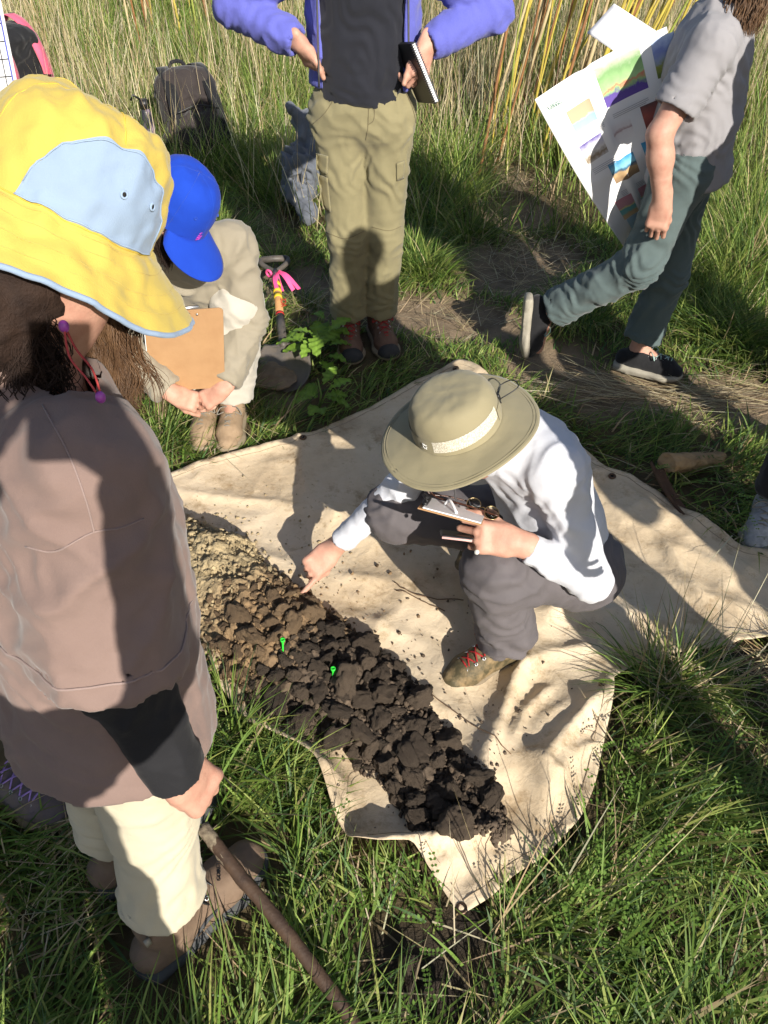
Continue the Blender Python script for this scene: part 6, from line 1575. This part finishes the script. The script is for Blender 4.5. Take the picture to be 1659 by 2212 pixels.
# lush flattened grass round the tarp
x, y = scatter(200000, -2.1, 2.1, .02, 4.2)
clump = .55 + .9 * noise2(x, y, 5, 3, 2)
x, y = keep_(x, y, np.clip((1 - path_mask(x, y) * 1.0) * (1 - bare_mask(x, y)) * np.clip(clump + .25, .12, 1) * .62, 0, 1))
n = len(x); tr_ = smooth(2.2, 2.9, y) * smooth(-.2, .6, x + .6)
flow = 2.2 * noise2(x, y, 1.6, 50) + 1.0 * noise2(x, y, 5, 55)
de_, _ = seg_dist(TARP, x, y)
L = rng.uniform(.08, .29, n) * (1 - .5 * tr_) * np.clip(.45 + de_ / .16, 0, 1) * np.clip(.75 + .5 * noise2(x, y, 2.2, 61), .4, 1.3)
green.append(blades(x, y, ground_z(x, y), L, rng.uniform(.0014, .0040, n), flow + rng.normal(0, .9, n) + .5, rng.uniform(.35, 1.25, n), rng.uniform(.2, 1.2, n), pick(n, [G1, G2, G3, G4, S1c, S2c], [.22, .36, .26, .10, .04, .02])))
# tufts, standing proud
TUFT = [(430, 400, .24, .40, 900), (330, 330, .32, .42, 1000), (470, 520, .18, .28, 700), (390, 480, .2, .3, 700), (250, 280, .3, .35, 700), (520, 360, .24, .42, 800), (600, 430, .2, .36, 420), (560, 300, .25, .45, 450), (990, 430, .13, .40, 420), (930, 480, .12, .38, 380), (1010, 520, .10, .28, 260),
        (890, 580, .12, .26, 420), (930, 600, .10, .22, 300), (960, 380, .13, .38, 300), (1580, 620, .22, .36, 900), (1640, 560, .24, .40, 800), (1560, 730, .16, .26, 600), (1600, 480, .25, .4, 700), (1640, 760, .16, .28, 420), (1500, 690, .12, .26, 320), (1490, 600, .12, .25, 300), (1430, 1500, .05, .26, 90), (1390, 1480, .04, .2, 60), (1480, 1480, .05, .22, 60),
        (600, 560, .1, .18, 200), (655, 650, .08, .12, 180), (555, 690, .08, .14, 200), (1250, 690, .14, .2, 300), (520, 880, .07, .16, 160), (350, 950, .1, .18, 240), (1190, 1800, .03, .24, 90), (1120, 1870, .03, .22, 90), (1240, 1700, .03, .2, 60), (620, 1660, .03, .18, 90), (500, 1540, .03, .18, 80), (500, 1600, .04, .2, 90)]
for (u, v, r, h, n) in TUFT:
    c = at_z(u, v, 0); a = rng.uniform(0, 6.283, n); q_ = r * np.sqrt(rng.random(n)); x = c[0] + q_ * np.cos(a); y = c[1] + q_ * np.sin(a)
    k = clear(x, y); x, y, a, q_ = x[k], y[k], a[k], q_[k]; n = len(x)
    green.append(blades(x, y, ground_z(x, y), h * rng.uniform(.5, 1.25, n), rng.uniform(.0015, .0033, n), a + rng.normal(0, .5, n), .12 + .45 * q_ / r + rng.uniform(0, .25, n), rng.uniform(.3, 1.5, n), pick(n, [G1, G2, G3, G4, S1c], [.16, .38, .32, .08, .06])))
# tall field behind
x, y = scatter(240000, -6.5, 6.5, 2.9, 12)
x, y = keep_(x, y, np.clip(field(x, y) * np.clip(.55 + .8 * noise2(x, y, 1.3, 70, 2), .15, 1) * np.interp(y, [2.7, 5, 12], [1, .8, .42]), 0, 1))
n = len(x); hgt = np.interp(y, [2.7, 3.6, 5, 12], [.18, .34, .42, .52])
gcol_ = pick(n, [G1, G2, G3, S1c, S2c, S3c], [.12, .38, .38, .06, .03, .03])
green.append(blades(x, y, ground_z(x, y), hgt * rng.uniform(.45, 1.2, n), rng.uniform(.0017, .0034, n) * np.interp(y, [3, 8], [1, 1.5]), rng.uniform(0, 6.283, n), rng.uniform(.03, .4, n), rng.uniform(.1, 1.1, n), gcol_))
x, y = scatter(60000, -6.5, 6.5, 3.0, 12)
x, y = keep_(x, y, np.clip(field(x, y) * np.clip(.16 + .9 * noise2(x, y, .9, 81, 2) + (.12 + .30 * smooth(-.5, 1.0, x)) * smooth(4.6, 7.0, y) - .25 * (1 - smooth(3.6, 4.8, y)), 0.02, 1), 0, 1))
n = len(x)
dry.append(blades(x, y, ground_z(x, y), np.interp(y, [3, 5, 8], [.42, .62, .85]) * rng.uniform(.5, 1.25, n), rng.uniform(.0014, .003, n), rng.uniform(0, 6.283, n), rng.uniform(.0, .35, n), rng.uniform(-.1, .5, n), pick(n, [S1c, S2c, S3c], [.45, .15, .4])))
# straw lying flat: on the path and here and there in the grass
def lying(n, cx_, cy_, sx_, sy_, L0, L1, az, sp):
    x = cx_ + sx_ * rng.standard_normal(n); y = cy_ + sy_ * rng.standard_normal(n); k = clear(x, y); x, y = x[k], y[k]; n = len(x)
    dry.append(blades(x, y, ground_z(x, y) + rng.uniform(.004, .045, n), rng.uniform(L0, L1, n), rng.uniform(.0010, .0024, n), az + sp * rng.standard_normal(n), rng.uniform(1.3, 1.6, n), rng.uniform(-.1, .15, n), pick(n, [S1c, S2c, S3c], [.5, .2, .3])))
for (u, v, su, sv_, n, az, sp) in ((1560, 855, .35, .08, 420, 3.3, .35), (1350, 840, .3, .08, 260, 3.0, .5), (1120, 560, .2, .22, 380, 1.2, 1.5), (1060, 420, .2, .3, 320, 1.0, 1.4), (940, 690, .3, .12, 160, .5, 1.5), (620, 660, .2, .15, 140, .5, 1.5), (540, 520, .2, .2, 120, 1, 1.6),
                                  (160, 1870, .10, .12, 200, 1.2, 1.0), (1500, 1600, .25, .2, 130, 1.8, 1.2), (1350, 1950, .35, .25, 100, 1, 1.4), (700, 2050, .25, .2, 60, .8, 1.4), (1600, 1420, .2, .1, 150, 2.4, .9), (480, 1000, .2, .1, 80, 1, 1.4), (1480, 1130, .2, .15, 110, 2.6, .9), (1440, 1490, .04, .04, 60, 1.0, .8)):
    c = at_z(u, v, 0); lying(n, c[0], c[1], su, sv_, .06, .26, az, sp)
for (u, v, n) in ((1440, 1500, 22), (1560, 1490, 8), (1230, 1960, 8), (1050, 2050, 6)):     # dead stalks standing in front of the tarp
    c = at_z(u, v, 0); x = c[0] + .05 * rng.standard_normal(n); y = c[1] + .03 * rng.standard_normal(n)
    dry.append(blades(x, y, np.zeros(n), rng.uniform(.22, .5, n), rng.uniform(.0012, .002, n), rng.uniform(-.6, 2.4, n), rng.uniform(.15, .75, n), rng.uniform(-.1, .35, n), pick(n, [S1c, S2c, S3c], [.5, .25, .25])))
v_, f_, c_ = merge(green)
o = mesh_obj('grass', v_, f_, M['blade'], cols=c_, smooth_=False); tag(o, 'long green grass all round the tarp and up the field', 'grass', kind='stuff')
v_, f_, c_ = merge(dry)
o = mesh_obj('dry_grass', v_, f_, M['straw'], cols=c_, smooth_=False); tag(o, 'dry straw coloured grass stalks standing in the field and lying on the path', 'dry grass', kind='stuff')
# small leaved vetch creeping through the grass
vs, fs, cl = [], [], []
def sprig(p, az, L, n):
    d = V(math.cos(az), math.sin(az), .35); s_ = V(-math.sin(az), math.cos(az), 0)
    col = np.array((.13, .23, .04)) * rng.uniform(.7, 1.25)
    for i in range(n):
        t = (i + 1) / n; c = p + d * L * t - V(0, 0, .25 * L * t * t)
        for sg in (-1, 1):
            a = c; l = .0095 * rng.uniform(.7, 1.2); w = .0038; o_ = unit(s_ * sg + d * .35 + V(0, 0, rng.uniform(-.1, .4))); k = unit(np.cross(o_, UP)); m = len(vs)
            vs.extend([a, a + o_ * l * .5 + k * w, a + o_ * l, a + o_ * l * .5 - k * w]); fs.append((m, m + 1, m + 2, m + 3)); cl.extend([col] * 4)
for (u0, v0, su, sv_, n) in ((1450, 1880, .28, .2, 80), (1330, 1950, .10, .10, 45), (900, 1980, .15, .1, 25), (1500, 1180, .12, .08, 30), (1560, 1080, .12, .1, 40)):
    c = at_z(u0, v0, 0)
    for _ in range(n):
        p = V(c[0] + su * rng.standard_normal(), c[1] + sv_ * rng.standard_normal(), rng.uniform(.05, .12))
        if clear(p[:1], p[1:2])[0]: sprig(p, rng.uniform(0, 6.28), rng.uniform(.04, .08), int(rng.integers(4, 7)))
o = mesh_obj('vetch', vs, np.array(fs), M['blade'], cols=np.array(cl), smooth_=False); tag(o, 'small leaved vetch creeping through the grass in front', 'vetch', kind='stuff')

# ------------------------------------------------------------------ tall canes at the back
M['cane'] = [matte('yellow_cane', (0.50, 0.40, 0.07), (0.36, 0.28, 0.06), scale=14, rough=.5), matte('brown_cane', (0.30, 0.15, 0.06), (0.20, 0.09, 0.04), scale=14, rough=.5), matte('straw_cane', (0.52, 0.42, 0.24), (0.38, 0.29, 0.16), scale=14, rough=.6), matte('green_cane', (0.26, 0.30, 0.06), rough=.5)]
def canes(name, label, spots, base):
    rt = empty(name, base, label, 'cane clump', 'clumps of tall canes')
    for (p, tip, r, k) in spots:
        m_ = lerp(p, tip, .5) + .05 * rng.standard_normal(3); pts = catmull([p, m_, tip], 12)
        rr = np.linspace(r, r * .55, len(pts)); rr[3::4] *= 1.18
        MB().tube(pts, rr, 8).build('stalk', M['cane'][k], rt)
        
def spots_(n, u0, u1, y0, y1, lean):
    out = []
    for _ in range(n):
        y = rng.uniform(y0, y1); u = rng.uniform(u0, u1); p = at_y(u, 200, y); p[2] = 0.0
        H_ = rng.uniform(1.3, 2.3); t = p + V(lean * H_ + .16 * rng.standard_normal(), rng.uniform(-.1, .25), H_)
        out.append((p, t, rng.uniform(.006, .0125), int(rng.choice(4, p=[.36, .30, .24, .10]))))
    return out
canes('cane_clump', 'thick clump of yellow and brown canes between the two standing people', spots_(46, 1040, 1290, 4.9, 5.9, .22), at_z(1120, 270, 0))
canes('cane_clump', 'row of sparse yellow canes at the top above the brown backpack', spots_(12, 300, 560, 7.2, 8.2, .0), at_z(430, 110, 0))
canes('cane_clump', 'brown leaning canes at the top right behind the paper map', spots_(14, 1290, 1420, 5.6, 6.6, .35), at_z(1350, 200, 0))
